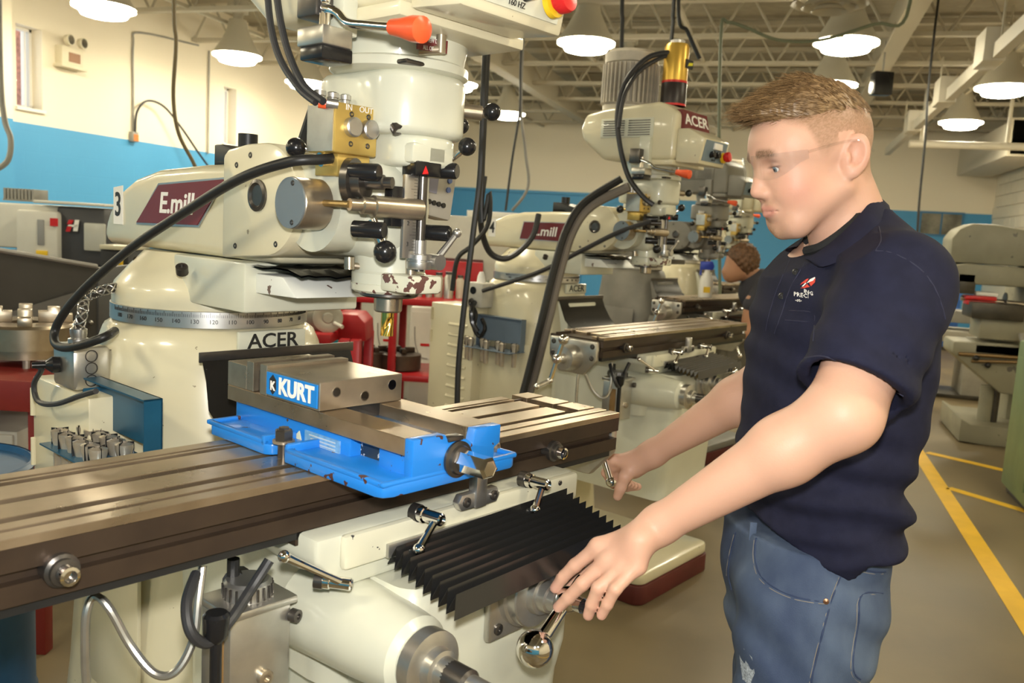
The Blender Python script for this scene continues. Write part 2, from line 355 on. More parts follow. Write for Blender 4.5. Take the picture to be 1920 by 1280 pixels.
# ------------------------------------------------------------------ the milling machines
MO = Vector((-.29708, 1.77313, 0)); MA = math.radians(48.7)+YAW
M3W = Matrix.Translation(MO) @ Matrix.Rotation(MA, 4, 'Z'); M3I = M3W.inverted()
def lp(u, v, axis, val):
    """where the sight line of a photo pixel meets a plane of machine 3 (machine coordinates)"""
    c = M3I @ Vector((0, 0, CAMH)); p = M3I @ atw(u, v, 1.0); d = p-c
    k = 'xyz'.index(axis); return c+d*((val-c[k])/d[k])
CX_, HY = -.49, .18           # machine centre plane, spindle line
CY_ = .785                    # turret centre
def rrect(hx, y0, y1, r, n=5, cx=CX_):
    out = []
    for qx, qy, a0 in ((1, 1, 0), (-1, 1, 90), (-1, -1, 180), (1, -1, 270)):
        ox = cx+qx*(hx-r); oy = (y1-r) if qy > 0 else (y0+r)
        for k in range(n+1):
            a = math.radians(a0+90*k/n); out.append((ox+r*math.cos(a), oy+r*math.sin(a)))
    return out
def loft(mb, secs):
    n = len(secs[0][0]); vs = []; fs = []
    for poly, z in secs: vs += [(x, y, z) for x, y in poly]
    for i in range(len(secs)-1):
        for k in range(n): fs.append((i*n+k, i*n+(k+1) % n, (i+1)*n+(k+1) % n, (i+1)*n+k))
    fs += [tuple(reversed(range(n))), tuple((len(secs)-1)*n+k for k in range(n))]
    return mb.add(vs, fs)
def bolt(mb, p, ax, r=.008, h=.008): return mb.lathe([(r, 0), (r, h), (r*.8, h+.001), (r*.45, h+.001), (r*.45, h-.003), (0, h-.003)], p, ax, seg=12)
def crank(parent, hub, ax, d, L, grip, nm='crank_handle', r=.011):
    """ball crank: hub ball, arm through it, big ball at one end, grip standing off the other"""
    hub = Vector(hub); d = Vector(d).normalized(); ax = Vector(ax).normalized()
    mb = MB().sph(hub, r*2.1).cyl(hub-d*L*.55, hub+d*L, r*.85, r, seg=16).sph(hub-d*L*.62, r*1.9).sph(hub+d*(L+r), r*2.5, 24)
    o = mb.obj(nm, CHROME, parent)
    if grip: MB().lathe([(.006, 0), (.007, .012), (.012, .03), (.013, .05), (.010, .075), (.012, .085), (0, .088)], hub-d*L*.62, ax).obj('crank_grip', CHROME, o)
    return o
def lock_lever(parent, p, tip, ax, s=1.0):
    """chromed clamp lever: stud, hub, tapered arm with a ball end"""
    p = Vector(p); tip = Vector(tip); ax = Vector(ax).normalized(); e = p+ax*.035*s
    o = MB().lathe([(.0125*s, -.005*s), (.0125*s, .012*s), (.010*s, .013*s), (.010*s, .045*s), (.008*s, .047*s), (.008*s, .044*s), (0, .044*s)], p, ax, seg=16).tube([e, e+(tip-e)*.35, tip], lambda t: (.0075-.003*math.sin(t*PI*.8)+.002*t)*s, 10, 6).sph(tip, .0098*s, 16).obj('lock_lever', CHROME, parent)
    MB().cyl(p-ax*.012*s, p+ax*.002*s, .014*s, seg=14).obj('stud_collar', DARKST, o); return o
def knob_lever(parent, a, b, rb=.017, rr=.006, nm='ball_lever'):
    o = MB().cyl(a, b, rr, seg=12).obj(nm, CHROME, parent); MB().sph(b, rb, 20).obj('ball_knob', BLACK, o); return o

def build_mill(root, num):
    P = {}
    # ---- base, column
    MB().prism(rrect(.31, -.10, 1.14, .05), 'z', .0, .085, .008).obj('base_plinth', mat('dark_red_base', (.10, .018, .015), .5, var=.2), root)
    MB().prism(rrect(.305, -.095, 1.13, .05), 'z', .085, .135, .012).obj('base_casting', CREAM, root)
    loft(MB(), [(rrect(.27, .47, 1.08, .12), .135), (rrect(.25, .49, 1.06, .15), .5), (rrect(.243, .50, 1.04, .2), .95), (rrect(.238, .53, 1.02, .22), 1.15),
        (rrect(.232, .55, 1.015, .225), 1.24), (rrect(.222, .565, 1.005, .215), 1.268), (rrect(.20, .585, .985, .198), 1.283)]).obj('column', CREAM, root, ang=50)
    MB().box((-.60, .50, .15), (-.38, .62, 1.20), .008).obj('column_ways', CREAM2, root)
    pl_ = MB().box((-.565, .545, 1.238), (-.405, .556, 1.283), .004).obj('maker_plate', CREAM2, root)
    text('maker_lettering', 'ACER', .042, (-.485, .5445, 1.261), (1, 0, 0), (0, 0, 1), BLACKP, pl_, bold=.0006, sx=1.15)
    # ---- turret
    r_ = MB().lathe([(.205, 1.283), (.209, 1.284), (.209, 1.317), (.205, 1.318)], (CX_, CY_, 0), seg=64).obj('degree_ring', BRUSH, root)
    for k, n in enumerate(range(180, 50, -10)):
        a = math.radians(240.7-90+ (121-n)*1.0 + 90); c, s_ = math.cos(a), math.sin(a)
        text('degree_number', str(n), .012, (CX_+c*.2095, CY_+s_*.2095, 1.297), (-s_, c, 0), (0, 0, 1), BLACKP, r_, .0003)
    mb = MB()
    for k in range(0, 140):
        a = math.radians(175+k); c, s_ = math.cos(a), math.sin(a); h = .010 if k % 5 == 0 else .006
        mb.box((-.0004, -.0003, 0), (.0004, .0003, h), M=Matrix.Translation((CX_+c*.2094, CY_+s_*.2094, 1.306)) @ Matrix.Rotation(a, 4, 'Z'))
    tk = mb.obj('degree_ticks', BLACKP, r_, smooth=False); tk['kind'] = 'stuff'
    MB().lathe([(.206, 1.318), (.206, 1.345), (.200, 1.362), (.168, 1.40), (.140, 1.43), (.0, 1.43)], (CX_, CY_, 0), seg=56).obj('turret', CREAM, root, ang=40)
    for u, v in ((342, 500), (262, 486)):
        p = lp(u, v, 'z', 1.408); bolt(MB(), p-Vector((0, 0, .012)), (-.35, -.5, .8), .012, .016).obj('turret_bolt', DARKST, root)
    MB().box((-.625, .43, 1.335), (-.36, .70, 1.43), .006).obj('ram_carrier', CREAM2, root)
    MB().prism([(.30, 1.375), (.47, 1.372), (.47, 1.41), (.345, 1.41)], 'x', -.60, -.38, .003).obj('dovetail_gib', mat('chipped_white_paint', (.72, .73, .68), .4, spots=(30, .68, (.15, .1, .08))), root)
    mb = MB(); g = 16
    vs = [(-.612+.24*i/g, .27+.20*j/5, 1.425+.0015*math.sin(i*2.1+j*1.3)+.0012*math.sin(i*.9-j*2.7)-(.008 if j == 0 else 0)) for j in range(6) for i in range(g+1)]
    mb.add(vs+[(x, y, z-.003) for x, y, z in vs], [q for j in range(5) for i in range(g) for q in ((j*(g+1)+i, j*(g+1)+i+1, (j+1)*(g+1)+i+1, (j+1)*(g+1)+i), (j*(g+1)+i+102, (j+1)*(g+1)+i+102, (j+1)*(g+1)+i+103, j*(g+1)+i+103))])
    mb.obj('way_cover_sheet', BELLOW, root)
    # ---- ram and knuckle
    ram = MB().prism([(1.06, 1.432), (1.06, 1.476), (1.035, 1.51), (.985, 1.553), (.912, 1.582), (.804, 1.602), (.62, 1.611), (.45, 1.613), (.35, 1.60), (.35, 1.432)], 'x', -.612, -.368, .022, seg=3).obj('ram', CREAM, root, ang=50)
    cs = [(.34+.10*math.cos(a), 1.545+.098*math.sin(a)) for a in [math.radians(t) for t in range(90, -91, -12)]]
    cs = [(.34-.10*math.sin(math.radians(t))*0+.102*math.cos(math.radians(t))*-1, 1.545+.098*math.sin(math.radians(t))) for t in range(-90, 91, 10)]
    MB().prism([(.478, 1.436), (.478, 1.622), (.46, 1.634), (.40, 1.642)]+[(y, z) for y, z in reversed(cs)], 'x', -.645, -.345, .006).obj('ram_adapter', CREAM, root, ang=40)
    for y, z in ((.43, 1.605), (.43, 1.46), (.30, 1.47), (.385, 1.622)): bolt(MB(), (-.6445, y, z), (-1, 0, 0), .0055, .001).obj('set_screw', DARKST, root)
    MB().lathe([(.028, 0), (.028, .004), (.022, .006), (.018, .002), (0, .002)], (-.645, .358, 1.552), (-1, 0, 0)).obj('pivot_plug', DARKST, root)
    MB().box((-.56, .585, 1.61), (-.44, .66, 1.625), .004).prism([(.44, 1.61), (.66, 1.61), (.66, 1.655), (.63, 1.655)], 'x', -.56, -.44, .003).cyl((-.50, .632, 1.65), (-.50, .632, 1.682), .020, seg=18).obj('ram_stop_block', RUBBER, root)
    if num == 3: q4 = [lp(u, v, 'x', -.613) for u, v in ((258, 417), (300, 347), (423, 336), (372, 422))]
    else: q4 = [Vector((-.613, y, z)) for y, z in ((.80, 1.478), (.78, 1.556), (.50, 1.560), (.53, 1.478))]
    mb = MB().prism([(p.y, p.z) for p in q4], 'x', -.6125, -.6165, .0)
    sg = mb.obj('name_plate', MAROON, root)
    MB().prism([(p.y+(.004 if i < 2 else -.004), p.z+(.004 if i in (1, 2) else -.004)) for i, p in enumerate(q4)], 'x', -.6122, -.6150).obj('plate_rim', BRUSH, sg)
    c = sum(q4, Vector())/4; text('plate_lettering', 'E.mill', .060, (-.6168, c.y+.005, c.z-.002), (0, -1, 0), (0, 0, 1), WHITE, sg, .0006, bold=.0012, sx=1.12, shear=.15)
    y3 = lp(222, 385, 'x', -.613)
    MB().prism([(y3.y+.024, y3.z-.042), (y3.y+.024, y3.z+.04), (y3.y-.022, y3.z+.045), (y3.y-.022, y3.z-.042)], 'x', -.612, -.6135).obj('number_label', WHITE, root)
    text('number', str(num), .075, (-.6142, y3.y, y3.z), (0, -1, 0), (0, 0, 1), BLACKP, root, .0005, bold=.001, sx=.9)
    # ---- head castings
    MB().lathe([(.062, 1.402), (.066, 1.406), (.066, 1.43), (.063, 1.434), (.063, 1.61), (.055, 1.63)], (CX_, HY, 0), seg=40).obj('quill_housing', CREAM2, root)
    MB().lathe([(.060, 1.396), (.065, 1.400), (.0675, 1.412), (.062, 1.414)], (CX_, HY, 0), seg=40).obj('quill_skirt', CHIPPED, root)
    MB().box((-.545, .062, 1.403), (-.472, .14, 1.434), .006).obj('stop_lug', CHIPPED, root)
    MB().box((-.575, .12, 1.455), (-.45, .33, 1.625), .04, seg=4).obj('head_body', CREAM2, root, ang=60)
    MB().lathe([(.078, 0), (.078, .10), (.07, .115), (.066, .2)], (-.625, .225, 1.54), (1, 0, 0), seg=40).obj('feed_housing', CREAM2, root, ang=40)
    MB().lathe([(.085, 0), (.085, .02), (.072, .05), (.062, .1)], (CX_, .365, 1.545), (0, -1, 0), seg=36).obj('knuckle', CREAM2, root, ang=40)
    MB().lathe([(.06, 1.60), (.058, 1.66), (.06, 1.675)], (CX_, HY+.01, 0), seg=32).obj('head_neck', CREAM2, root)
    MB().prism(rrect(.090, .062, .32, .07, 8), 'z', 1.662, 1.765, .014, seg=3).obj('gear_housing', CREAM2, root, ang=50)
    MB().prism(rrect(.066, .07, .30, .05, 6), 'z', 1.612, 1.665, .01).obj('gear_housing_lower', CREAM2, root, ang=50)
    MB().lathe([(.105, 1.762), (.118, 1.768), (.118, 1.782), (.110, 1.786), (.112, 1.80), (.122, 1.845), (.122, 1.85)], (CX_, HY-.005, 0), seg=48).obj('belt_drum', CREAM2, root, ang=30)
    MB().box((-.57, .065, 1.768), (-.50, .10, 1.776), .003).obj('drum_slot', DARKST, root)
    # ---- belt housing, control box, motor
    bh = MB().prism([(-.0, 1.838), (.345, 1.838), (.455, 1.92), (.475, 1.97), (.45, 2.035), (.35, 2.055), (.08, 2.075), (-.0, 2.03)], 'x', -.645, -.36, .02, seg=3).obj('belt_housing', CREAM, root, ang=45)
    MB().box((-.650, .10, 1.93), (-.644, .36, 2.01), .002).obj('louver_frame', CREAM2, bh)
    for i in range(7):
        for y in (.115, .24): MB().box((-.6525, y, 1.938+i*.0098), (-.648, y+.105, 1.942+i*.0098)).obj('louver_slot', DARKST, bh, smooth=False)
    cb = MB().prism([(.0, 1.83), (-.105, 1.823), (-.125, 1.925), (-.05, 1.965), (.0, 1.965)], 'x', -.625, -.402, .006).obj('control_box', CREAM, root, ang=40)
    MB().prism([(-.106, 1.838), (-.111, 1.838), (-.1268, 1.92), (-.122, 1.92)], 'x', -.608, -.42).obj('control_panel', mat('panel_grey_blue', (.16, .22, .27), .4) if num == 4 else CREAM2, cb)
    if num == 4: MB().box((-.54, -.130, 1.888), (-.47, -.115, 1.914), .002).obj('speed_display', WHITE, cb)
    text('panel_lettering', '160 HZ', .012, (-.52, -.1155, 1.846), (1, 0, 0), (0, -.19, 1), BLACKP, cb, .0005)
    MB().lathe([(.012, 0), (.014, .02), (.02, .022), (.021, .034), (.019, .040), (0, .042)], (-.445, -.112, 1.862), (.05, -1, .15), seg=24).obj('stop_button', RED, cb)
    MB().lathe([(.018, 0), (.022, .001), (.022, .010), (.018, .011)], (-.445, -.116, 1.862), (.05, -1, .15), seg=24).obj('stop_collar', YELLOW, cb)
    for x in (-.50, -.545): MB().lathe([(.013, 0), (.013, .022), (.008, .024), (0, .024)], (x, -.112, 1.866), (0, -1, .15), seg=18).obj('switch_knob', BLACK, cb)
    MB().box((-.643, .001, 1.818), (-.368, .20, 1.84), .004).obj('housing_pan', CREAM, bh)
    sgn = MB().prism([(-.02, 1.968), (.0, 1.968), (.03, 2.045), (-.0, 2.045)], 'x', -.60, -.385).obj('top_sign', MAROON, bh)
    text('top_sign_lettering', 'ACER', .062, (-.4925, -.0115, 2.006), (1, 0, 0), (0, .25, 1), WHITE, bh, .0008, bold=.001, sx=1.3)
    MOT = mat('motor_grey_cream', (.50, .45, .36), .5, var=.2, vscale=12)
    mb = MB().lathe([(.115, 0), (.115, .03), (.105, .035), (.105, .21), (.116, .212), (.118, .25), (.10, .265), (0, .268)], (CX_, .33, 2.05), seg=40)
    mo = mb.obj('motor', MOT, root)
    f0 = None
    for k in range(36):
        a = 2*PI*k/36
        o = f0.copy() if f0 else MB().box((.10, -.003, .04), (.125, .003, .205)).obj('cooling_fin', MOT, mo, smooth=False)
        if f0: COL.objects.link(o); o.parent = mo
        f0 = f0 or o; o.location = (CX_, .33, 2.05); o.rotation_euler = (0, 0, a)
    # ---- spindle, quill stop, dial plate
    MB().lathe([(.046, 1.388), (.052, 1.391), (.052, 1.396), (.046, 1.399)], (CX_, HY, 0), seg=36).obj('quill_flange', DARKST, root)
    MB().lathe([(.0, 1.361), (.022, 1.361), (.025, 1.364), (.0255, 1.386), (.0255, 1.40)], (CX_, HY, 0), seg=32).obj('spindle_nose', STEEL, root)
    sx = lp(790, 400, 'y', .085).x
    pl2 = MB().box((sx-.040, .083, 1.462), (sx-.012, .090, 1.598), .001).obj('depth_scale', BRUSH, root)
    for i in range(25): MB().box((sx-.020-(.006 if i % 5 == 0 else 0), .0825, 1.475+i*.005), (sx-.013, .0832, 1.4755+i*.005)).obj('scale_tick', BLACKP, pl2, smooth=False)
    for i, c_ in enumerate('321'): text('scale_number', c_, .010, (sx-.03, .0826, 1.485+.034*i), (1, 0, 0), (0, 0, 1), BLACKP, pl2, .0003)
    MB().cyl((sx, .085, 1.44), (sx, .085, 1.605), .0085, seg=16).obj('stop_screw', DARKST, root)
    MB().box((sx-.0065, .091, 1.46), (sx+.004, .10, 1.60)).obj('stop_bar', BLACK, root, smooth=False)
    MB().lathe([(.020, 1.444), (.021, 1.446), (.021, 1.456), (.018, 1.457), (.018, 1.459), (.021, 1.460), (.021, 1.468), (.011, 1.470), (.011, 1.492), (.0, 1.492)], (sx, .085, 0), seg=28).obj('micrometer_nut', BRUSH, root)
    MB().box((sx-.03, .07, 1.597), (sx+.028, .105, 1.622), .003).obj('trip_block', BLACK, root)
    MB().add([(sx-.016, .0695, 1.60), (sx-.002, .0695, 1.60), (sx-.009, .0695, 1.615), (sx-.009, .062, 1.602)], [(0, 1, 2), (0, 1, 3), (1, 2, 3), (2, 0, 3)]).obj('red_pointer', RED, root, smooth=False)
    MB().box((-.545, .07, 1.617), (-.452, .16, 1.65), .006).obj('upper_lug', CREAM2, root)
    for u, v, L in ((690, 322, .05), (700, 431, .05), (838, 320, .05), (824, 437, .05)):
        e = lp(u, v, 'y', .075); MB().lathe([(.0135, 0), (.0135, L), (.0115, L+.003), (0, L+.003)], e+Vector((-.01, .035, 0)), (.45, -1, 0), seg=18).obj('trip_knob', BLACK, root)
    # ---- feed gear cluster (near side)
    p = lp(545, 380, 'x', -.69)
    d_ = MB().lathe([(.040, 0), (.0415, .002), (.0415, .052), (.040, .054)], (-.69, p.y, p.z), (1, 0, 0), seg=36).obj('clutch_drum', STEEL, root)
    MB().lathe([(.0405, 0), (.0405, .003), (0, .003)], (-.6925, p.y, p.z), (1, 0, 0), seg=36).obj('drum_cover', mat('grey_blue_cover', (.20, .23, .25), .35, .4), d_)
    for dz in (.031, -.031): bolt(MB(), (-.692, p.y-.008, p.z+dz), (-1, 0, 0), .0045, .001).obj('cover_screw', DARKST, d_)
    a = lp(580, 379, 'x', -.66); b = lp(655, 383, 'y', .10)
    MB().tube([a, (a+b)/2, b], .0055, 10, 3).obj('feed_lever_arm', mat('brass', (.45, .32, .14), .35, .9), root)
    b2 = lp(745, 390, 'y', .085); MB().lathe([(.010, 0), (.010, .02), (.014, .022), (.014, .04), (.0175, .042), (.0175, .13)], b, (b2-b), seg=20).obj('feed_shaft', STEEL, root)
    MB().box(b2+Vector((-.012, .0, -.03)), b2+Vector((.012, .02, .035)), .002).obj('trip_lever', BLACK, root)
    q = lp(712, 342, 'y', .085); MB().lathe([(.036, 0), (.036, .012), (.028, .014), (.028, .03), (.012, .032), (.012, .06), (.009, .062), (.009, .075), (0, .075)], q+Vector((-.03, .04, 0)), (.5, -1, 0), seg=28).obj('feed_selector', DARKST, root)
    k0 = lp(697, 412, 'y', .09); knob_lever(root, k0, lp(722, 472, 'y', .07), .0185, .0085, 'feed_engage_lever')
    # ---- levers on the right and top
    k0 = lp(858, 206, 'y', .11); MB().lathe([(.034, 0), (.034, .012), (.016, .014), (.016, .022), (.0125, .023), (.0125, .06), (.008, .062), (.008, .075)], k0+Vector((-.012, .012, 0)), (.8, -.6, -.03), seg=24).obj('speed_lever_shaft', STEEL, root)
    MB().sph(lp(923, 210, 'y', .065), .0155).obj('speed_lever_knob', BLACK, root); MB().sph(lp(864, 236, 'y', .10), .0145).obj('shift_knob', BLACK, root)
    knob_lever(root, lp(826, 315, 'y', .10), lp(876, 275, 'y', .06), .0155, .0055, 'quill_lock_lever')
    knob_lever(root, lp(640, 284, 'x', -.60), lp(555, 277, 'x', -.66), .0165, .0065, 'power_feed_lever')
    k0 = lp(815, 491, 'y', .075); k1 = lp(857, 437, 'y', .055)
    MB().cyl(k0+Vector((.0, .012, 0)), k0-Vector((0, .014, 0)), .0135, seg=18).tube([k0, (k0+k1)/2, k1], lambda t: .007-.002*t, 10, 4).sph(k1, .008).obj('fine_feed_handle', BRUSH, root)
    for u, v in ((740, 234), (812, 258)): bolt(MB(), lp(u, v, 'y', .10), (0, -.7, -.7), .011, .014).obj('hex_bolt', DARKST, root)
    MB().cyl(lp(770, 515, 'y', .105), lp(770, 475, 'y', .105), .009, seg=14).obj('guide_pin', STEEL, root)
    MB().cyl(lp(655, 505, 'x', -.57), lp(655, 482, 'x', -.57), .009, seg=14).cyl(lp(655, 497, 'x', -.565), lp(680, 500, 'x', -.545), .006, seg=10).obj('oil_cup', STEEL, root)
    oc = lp(826, 100, 'y', .042); MB().cyl(oc, oc+Vector((0, 0, .028)), .008, seg=14).cyl(oc+Vector((0, 0, .006)), oc+Vector((-.03, .02, .0)), .007, seg=12).obj('oil_cup', STEEL, root)
    wp = [lp(u, v, 'y', .045) for u, v in ((783, 92), (783, 68), (840, 77), (838, 101))]
    MB().add([*wp, *[w+Vector((0, .003, 0)) for w in wp]], [(0, 1, 2, 3), (7, 6, 5, 4), (0, 4, 5, 1), (1, 5, 6, 2), (2, 6, 7, 3), (3, 7, 4, 0)]).obj('warning_plate', MAROON, root, smooth=False)
    c = sum(wp, Vector())/4
    for i, t in enumerate(('PUT FEW DROPS', 'ALL OIL CUPS')): text('warning_lettering', t, .0095, c+Vector((0, -.0008, .006-.012*i)), wp[3]-wp[0], (0, 0, 1), WHITE, root, .0003, sx=.72)
    # red-handled brake lever, limit switch, plate on the near side
    MB().box((-.668, .10, 1.795), (-.64, .15, 1.93), .003).obj('switch_bracket', CREAM2, root)
    s_ = MB().box((-.715, .085, 1.772), (-.66, .15, 1.80), .003).obj('limit_switch', GALV, root); MB().box((-.712, .09, 1.752), (-.655, .146, 1.773), .003).obj('switch_base', BLACK, s_)
    MB().cyl((-.688, .118, 1.80), (-.688, .118, 1.822), .009, seg=12).cyl((-.688, .118, 1.815), (-.688, .118, 1.84), .006, seg=10).sph((-.688, .118, 1.842), .0075, 12).obj('switch_plunger', CHROME, s_)
    br = [lp(u, v, 'x', x) for u, v, x in ((608, 14, -.69), (632, 22, -.70), (652, 42, -.70), (690, 47, -.70), (735, 51, -.70))]
    MB().tube(br, .0065, 12, 6).obj('brake_lever', CHROME, root)
    MB().lathe([(.0, 0), (.011, .001), (.013, .02), (.0175, .045), (.0175, .062), (.010, .066), (0, .067)], br[-1], lp(800, 56, 'x', -.70)-br[-1], seg=20).obj('red_grip', ORANGE, root)
    MB().box(lp(600, 40, 'x', -.67)+Vector((-.03, -.03, 0)), lp(600, 40, 'x', -.67)+Vector((.03, .02, .06)), .004).obj('lever_block', DARKST, root)
    # gold valve block with gauges
    g0 = lp(626, 285, 'y', .13); GX, GZ = g0.x, g0.z
    gv = MB().box((GX, .13, GZ), (GX+.085, .20, GZ+.078), .003).obj('valve_block', GOLD, root)
    MB().box((GX-.002, .133, GZ+.002), (GX, .20, GZ+.074)).obj('valve_side_plate', GALV, gv, smooth=False)
    MB().box((GX+.015, .14, GZ-.035), (GX+.08, .2, GZ), .002).obj('valve_foot', GOLD, gv)
    for i, x in enumerate((.032, .066)):
        MB().lathe([(.0155, 0), (.0155, .010), (.013, .012), (0, .012)], (GX+x, .13, GZ+.042), (0, -1, 0), seg=24).obj('gauge_knob', BRUSH, gv)
        for dz in (.016, .062): bolt(MB(), (GX+x, .1305, GZ+dz), (0, -1, 0), .0045, .001).obj('socket_screw', DARKST, gv)
        text('valve_lettering', ('IN', 'OUT')[i], .013, (GX+x-.006, .1292, GZ+.0715), (1, 0, 0), (0, 0, 1), WHITE, gv, .0004)
    for x in (.01, .035, .06): MB().lathe([(.008, 0), (.008, .012), (.010, .013), (.010, .02), (.006, .022)], (GX+x, .185, GZ+.078), (0, 0, 1), seg=12).obj('hose_fitting', BRUSH, gv)
    # ---- saddle and knee
    kn = []
    ZT = 1.152
    kn.append(loft(MB(), [(rrect(.20, -.10, .52, .05), .45), (rrect(.20, -.12, .52, .05), .74), (rrect(.20, -.13, .52, .04), .80), (rrect(.20, -.13, .52, .04), .955), (rrect(.185, -.115, .52, .04), .985)]).obj('knee', CREAM2, root, ang=50))
    kn.append(loft(MB(), [(rrect(.235, .0, .50, .06), .80), (rrect(.245, -.02, .50, .06), .95), (rrect(.24, -.02, .48, .05), .99)]).obj('knee_body', CREAM2, root, ang=50))
    sd = MB().prism([(-.785, 1.068), (-.785, 1.03), (-.74, .985), (-.62, .985), (-.58, 1.0), (-.40, 1.0), (-.30, .985), (-.205, 1.0), (-.19, 1.03), (-.19, 1.068)], 'y', -.035, .30, .008).obj('saddle', CREAM2, root, ang=40); kn.append(sd)
    sp = MB().box((-.745, -.047, 1.015), (-.192, -.03, 1.068), .012).obj('saddle_apron', mat('apron_cream', (.63, .61, .47), .3, coat=.3, spots=(32, .71, (.05, .05, .05))), root); kn.append(sp)
    kn.append(MB().box((-.79, .01, 1.048), (-.185, .25, 1.073), .002).obj('saddle_way', TSIDE, root, smooth=False))
    for (a, b) in (((796, 968), (785, 1030)), ((995, 905), (1003, 956))):
        kn.append(lock_lever(root, lp(*a, 'y', -.047)+Vector((-.012, .0, .008)), lp(*b, 'y', -.085), (.12, -1, 0)))
    st = lp(888, 930, 'y', -.047)
    sc = MB().prism([(st.x-.042, st.z-.014), (st.x+.042, st.z-.014), (st.x+.05, st.z), (st.x+.042, st.z+.013), (st.x-.042, st.z+.013), (st.x-.05, st.z)], 'y', -.046, -.062, .003).box((st.x-.013, -.066, st.z-.014), (st.x+.013, -.046, st.z+.05), .003).obj('stop_bracket', BRUSH, root); kn.append(sc)
    for x in (-.032, .032): bolt(MB(), (st.x+x, -.060, st.z), (0, -1, 0), .0085, .005).obj('bracket_screw', DARKST, sc)
    kn.append(bolt(MB(), lp(1050, 905, 'y', -.0475), (0, -1, 0), .005, .001).obj('apron_screw', DARKST, root))
    # bellows: retaining strip and pleated rubber
    kn.append(MB().box((-.668, -.054, 1.018), (-.235, -.047, 1.040), .001, M=None).obj('bellows_strip', BRUSH, root))
    np_ = 9; vs = []; pts = []
    for i in range(np_*2+1):
        t = i/(np_*2); y = -.05-.175*t; z = 1.022-.018*t+(.016 if i % 2 else -.012); pts.append((y, z))
    mb = MB()
    for s in (0, 1):
        for (y, z) in pts:
            x0 = -.666-.03*((-.05-y)/.175)+(.010 if (pts.index((y, z)) % 2) else 0); x1 = -.24-.055*((-.05-y)/.175)+(.0 if (pts.index((y, z)) % 2) else -.010)
            vs += [(x0, y, z-.0022*s), (x1, y, z-.0022*s+.012)]
    n = len(pts); fs = [(2*i, 2*i+1, 2*i+3, 2*i+2) for i in range(n-1)]+[(2*n+2*i, 2*n+2*i+2, 2*n+2*i+3, 2*n+2*i+1) for i in range(n-1)]
    fs += [(2*i, 2*i+2, 2*n+2*i+2, 2*n+2*i) for i in range(n-1)]+[(2*i+1, 2*n+2*i+1, 2*n+2*i+3, 2*i+3) for i in range(n-1)]
    kn.append(mb.add(vs, fs).obj('bellows', BELLOW, root, smooth=False))
    # cross-feed flange, dial and ball crank on the knee front
    fx, fz = -.455, .945
    fp = MB().prism([(fx-.078, fz-.075), (fx+.078, fz-.075), (fx+.078, fz+.075), (fx-.078, fz+.075)], 'y', -.13, -.145, .006).obj('crossfeed_flange', GALV, root); kn.append(fp)
    for x in (-.058, .058):
        for z in (-.055, .055): bolt(MB(), (fx+x, -.145, fz+z), (0, -1, 0), .0095, .003).obj('flange_screw', DARKST, fp)
    MB().lathe([(.062, 0), (.062, .012), (.057, .014), (.057, .03), (.055, .032), (.034, .034), (.032, .045), (.026, .046), (.024, .06), (.02, .062), (.018, .075)], (fx, -.145, fz), (0, -1, 0), seg=44).obj('graduated_dial', GALV, fp)
    hub = Vector((fx, -.235, fz+.008)); bd = lp(1003, 1215, 'y', -.235)-hub
    cr = MB().sph(hub, .021, 24).cyl(hub+Vector((0, .03, 0)), hub-Vector((0, .03, 0)), .012, seg=16).cyl(hub, hub+bd, .0095, .0125, seg=18).sph(hub+bd, .0285, 28).cyl(hub, hub-bd*.75, .009, seg=16).sph(hub-bd*.8, .0185, 20).obj('crossfeed_crank', CHROME, root); kn.append(cr)
    MB().lathe([(.010, 0), (.012, .01), (.010, .02), (0, .02)], hub-Vector((0, .03, 0)), (0, -1, 0), seg=14).obj('crank_nut', BLACK, cr)
    # knee elevating shaft boss
    bs = lp(770, 1225, 'y', -.15)
    kb = MB().lathe([(.075, -.20), (.066, -.05), (.058, .03), (.052, .035), (.047, .04), (.047, .05)], (bs.x, -.13, bs.z), (.0, -1, -.0), seg=36).obj('elevating_boss', CREAM2, root); kn.append(kb)
    MB().lathe([(.049, .0), (.049, .022), (.044, .024), (.03, .026), (.028, .04), (.022, .042), (.02, .07), (.016, .072), (.016, .13)], (bs.x, -.175, bs.z), (0, -1, -.0), seg=32).obj('elevating_dial', GALV, kb)
    MB().lathe([(.021, 0), (.021, .05), (.015, .055), (.015, .08), (0, .08)], (bs.x, -.215, bs.z), (0, -1, 0), seg=24).obj('elevating_shaft', DARKST, kb)
    lk = lock_lever(root, lp(605, 1088, 'y', -.04), lp(533, 1043, 'y', -.03), (.6, -.8, -.05), .9); kn.append(lk)
    # ---- table
    tb = []
    mb = MB().box((-1.27, .0, 1.113), (0, .254, 1.140)).box((-1.265, .014, 1.095), (-.012, .24, 1.114)).box((-1.27, .0, 1.073), (-.004, .254, 1.098))
    tt = mb.obj('table', TSIDE, root, smooth=False); tb.append(tt)
    for (y0, y1) in ((0, .0245), (.0335, .0555)): MB().box((-1.27, y0, 1.140), (0, y1, ZT), .0008, seg=1).obj('table_land', WORN, tt, smooth=False)
    MB().box((-1.27, .0245, 1.140), (0, .0335, 1.1485)).box((-1.27, .220, 1.140), (0, .228, 1.1485)).obj('coolant_groove', TSIDE, tt, smooth=False)
    for (y0, y1) in ((.072, .1245), (.1425, .1985), (.2135, .220), (.228, .254)):
        MB().box((-1.18, y0, 1.140), (-.092, y1, ZT), .0008, seg=1).obj('table_land', WORN, tt, smooth=False)
    for (y0, y1) in ((.066, .1245), (.1345, .1985), (.209, .254)):
        MB().box((-.056, y0, 1.140), (0, y1, ZT), .0008, seg=1).obj('table_end_block', WORN, tt, smooth=False)
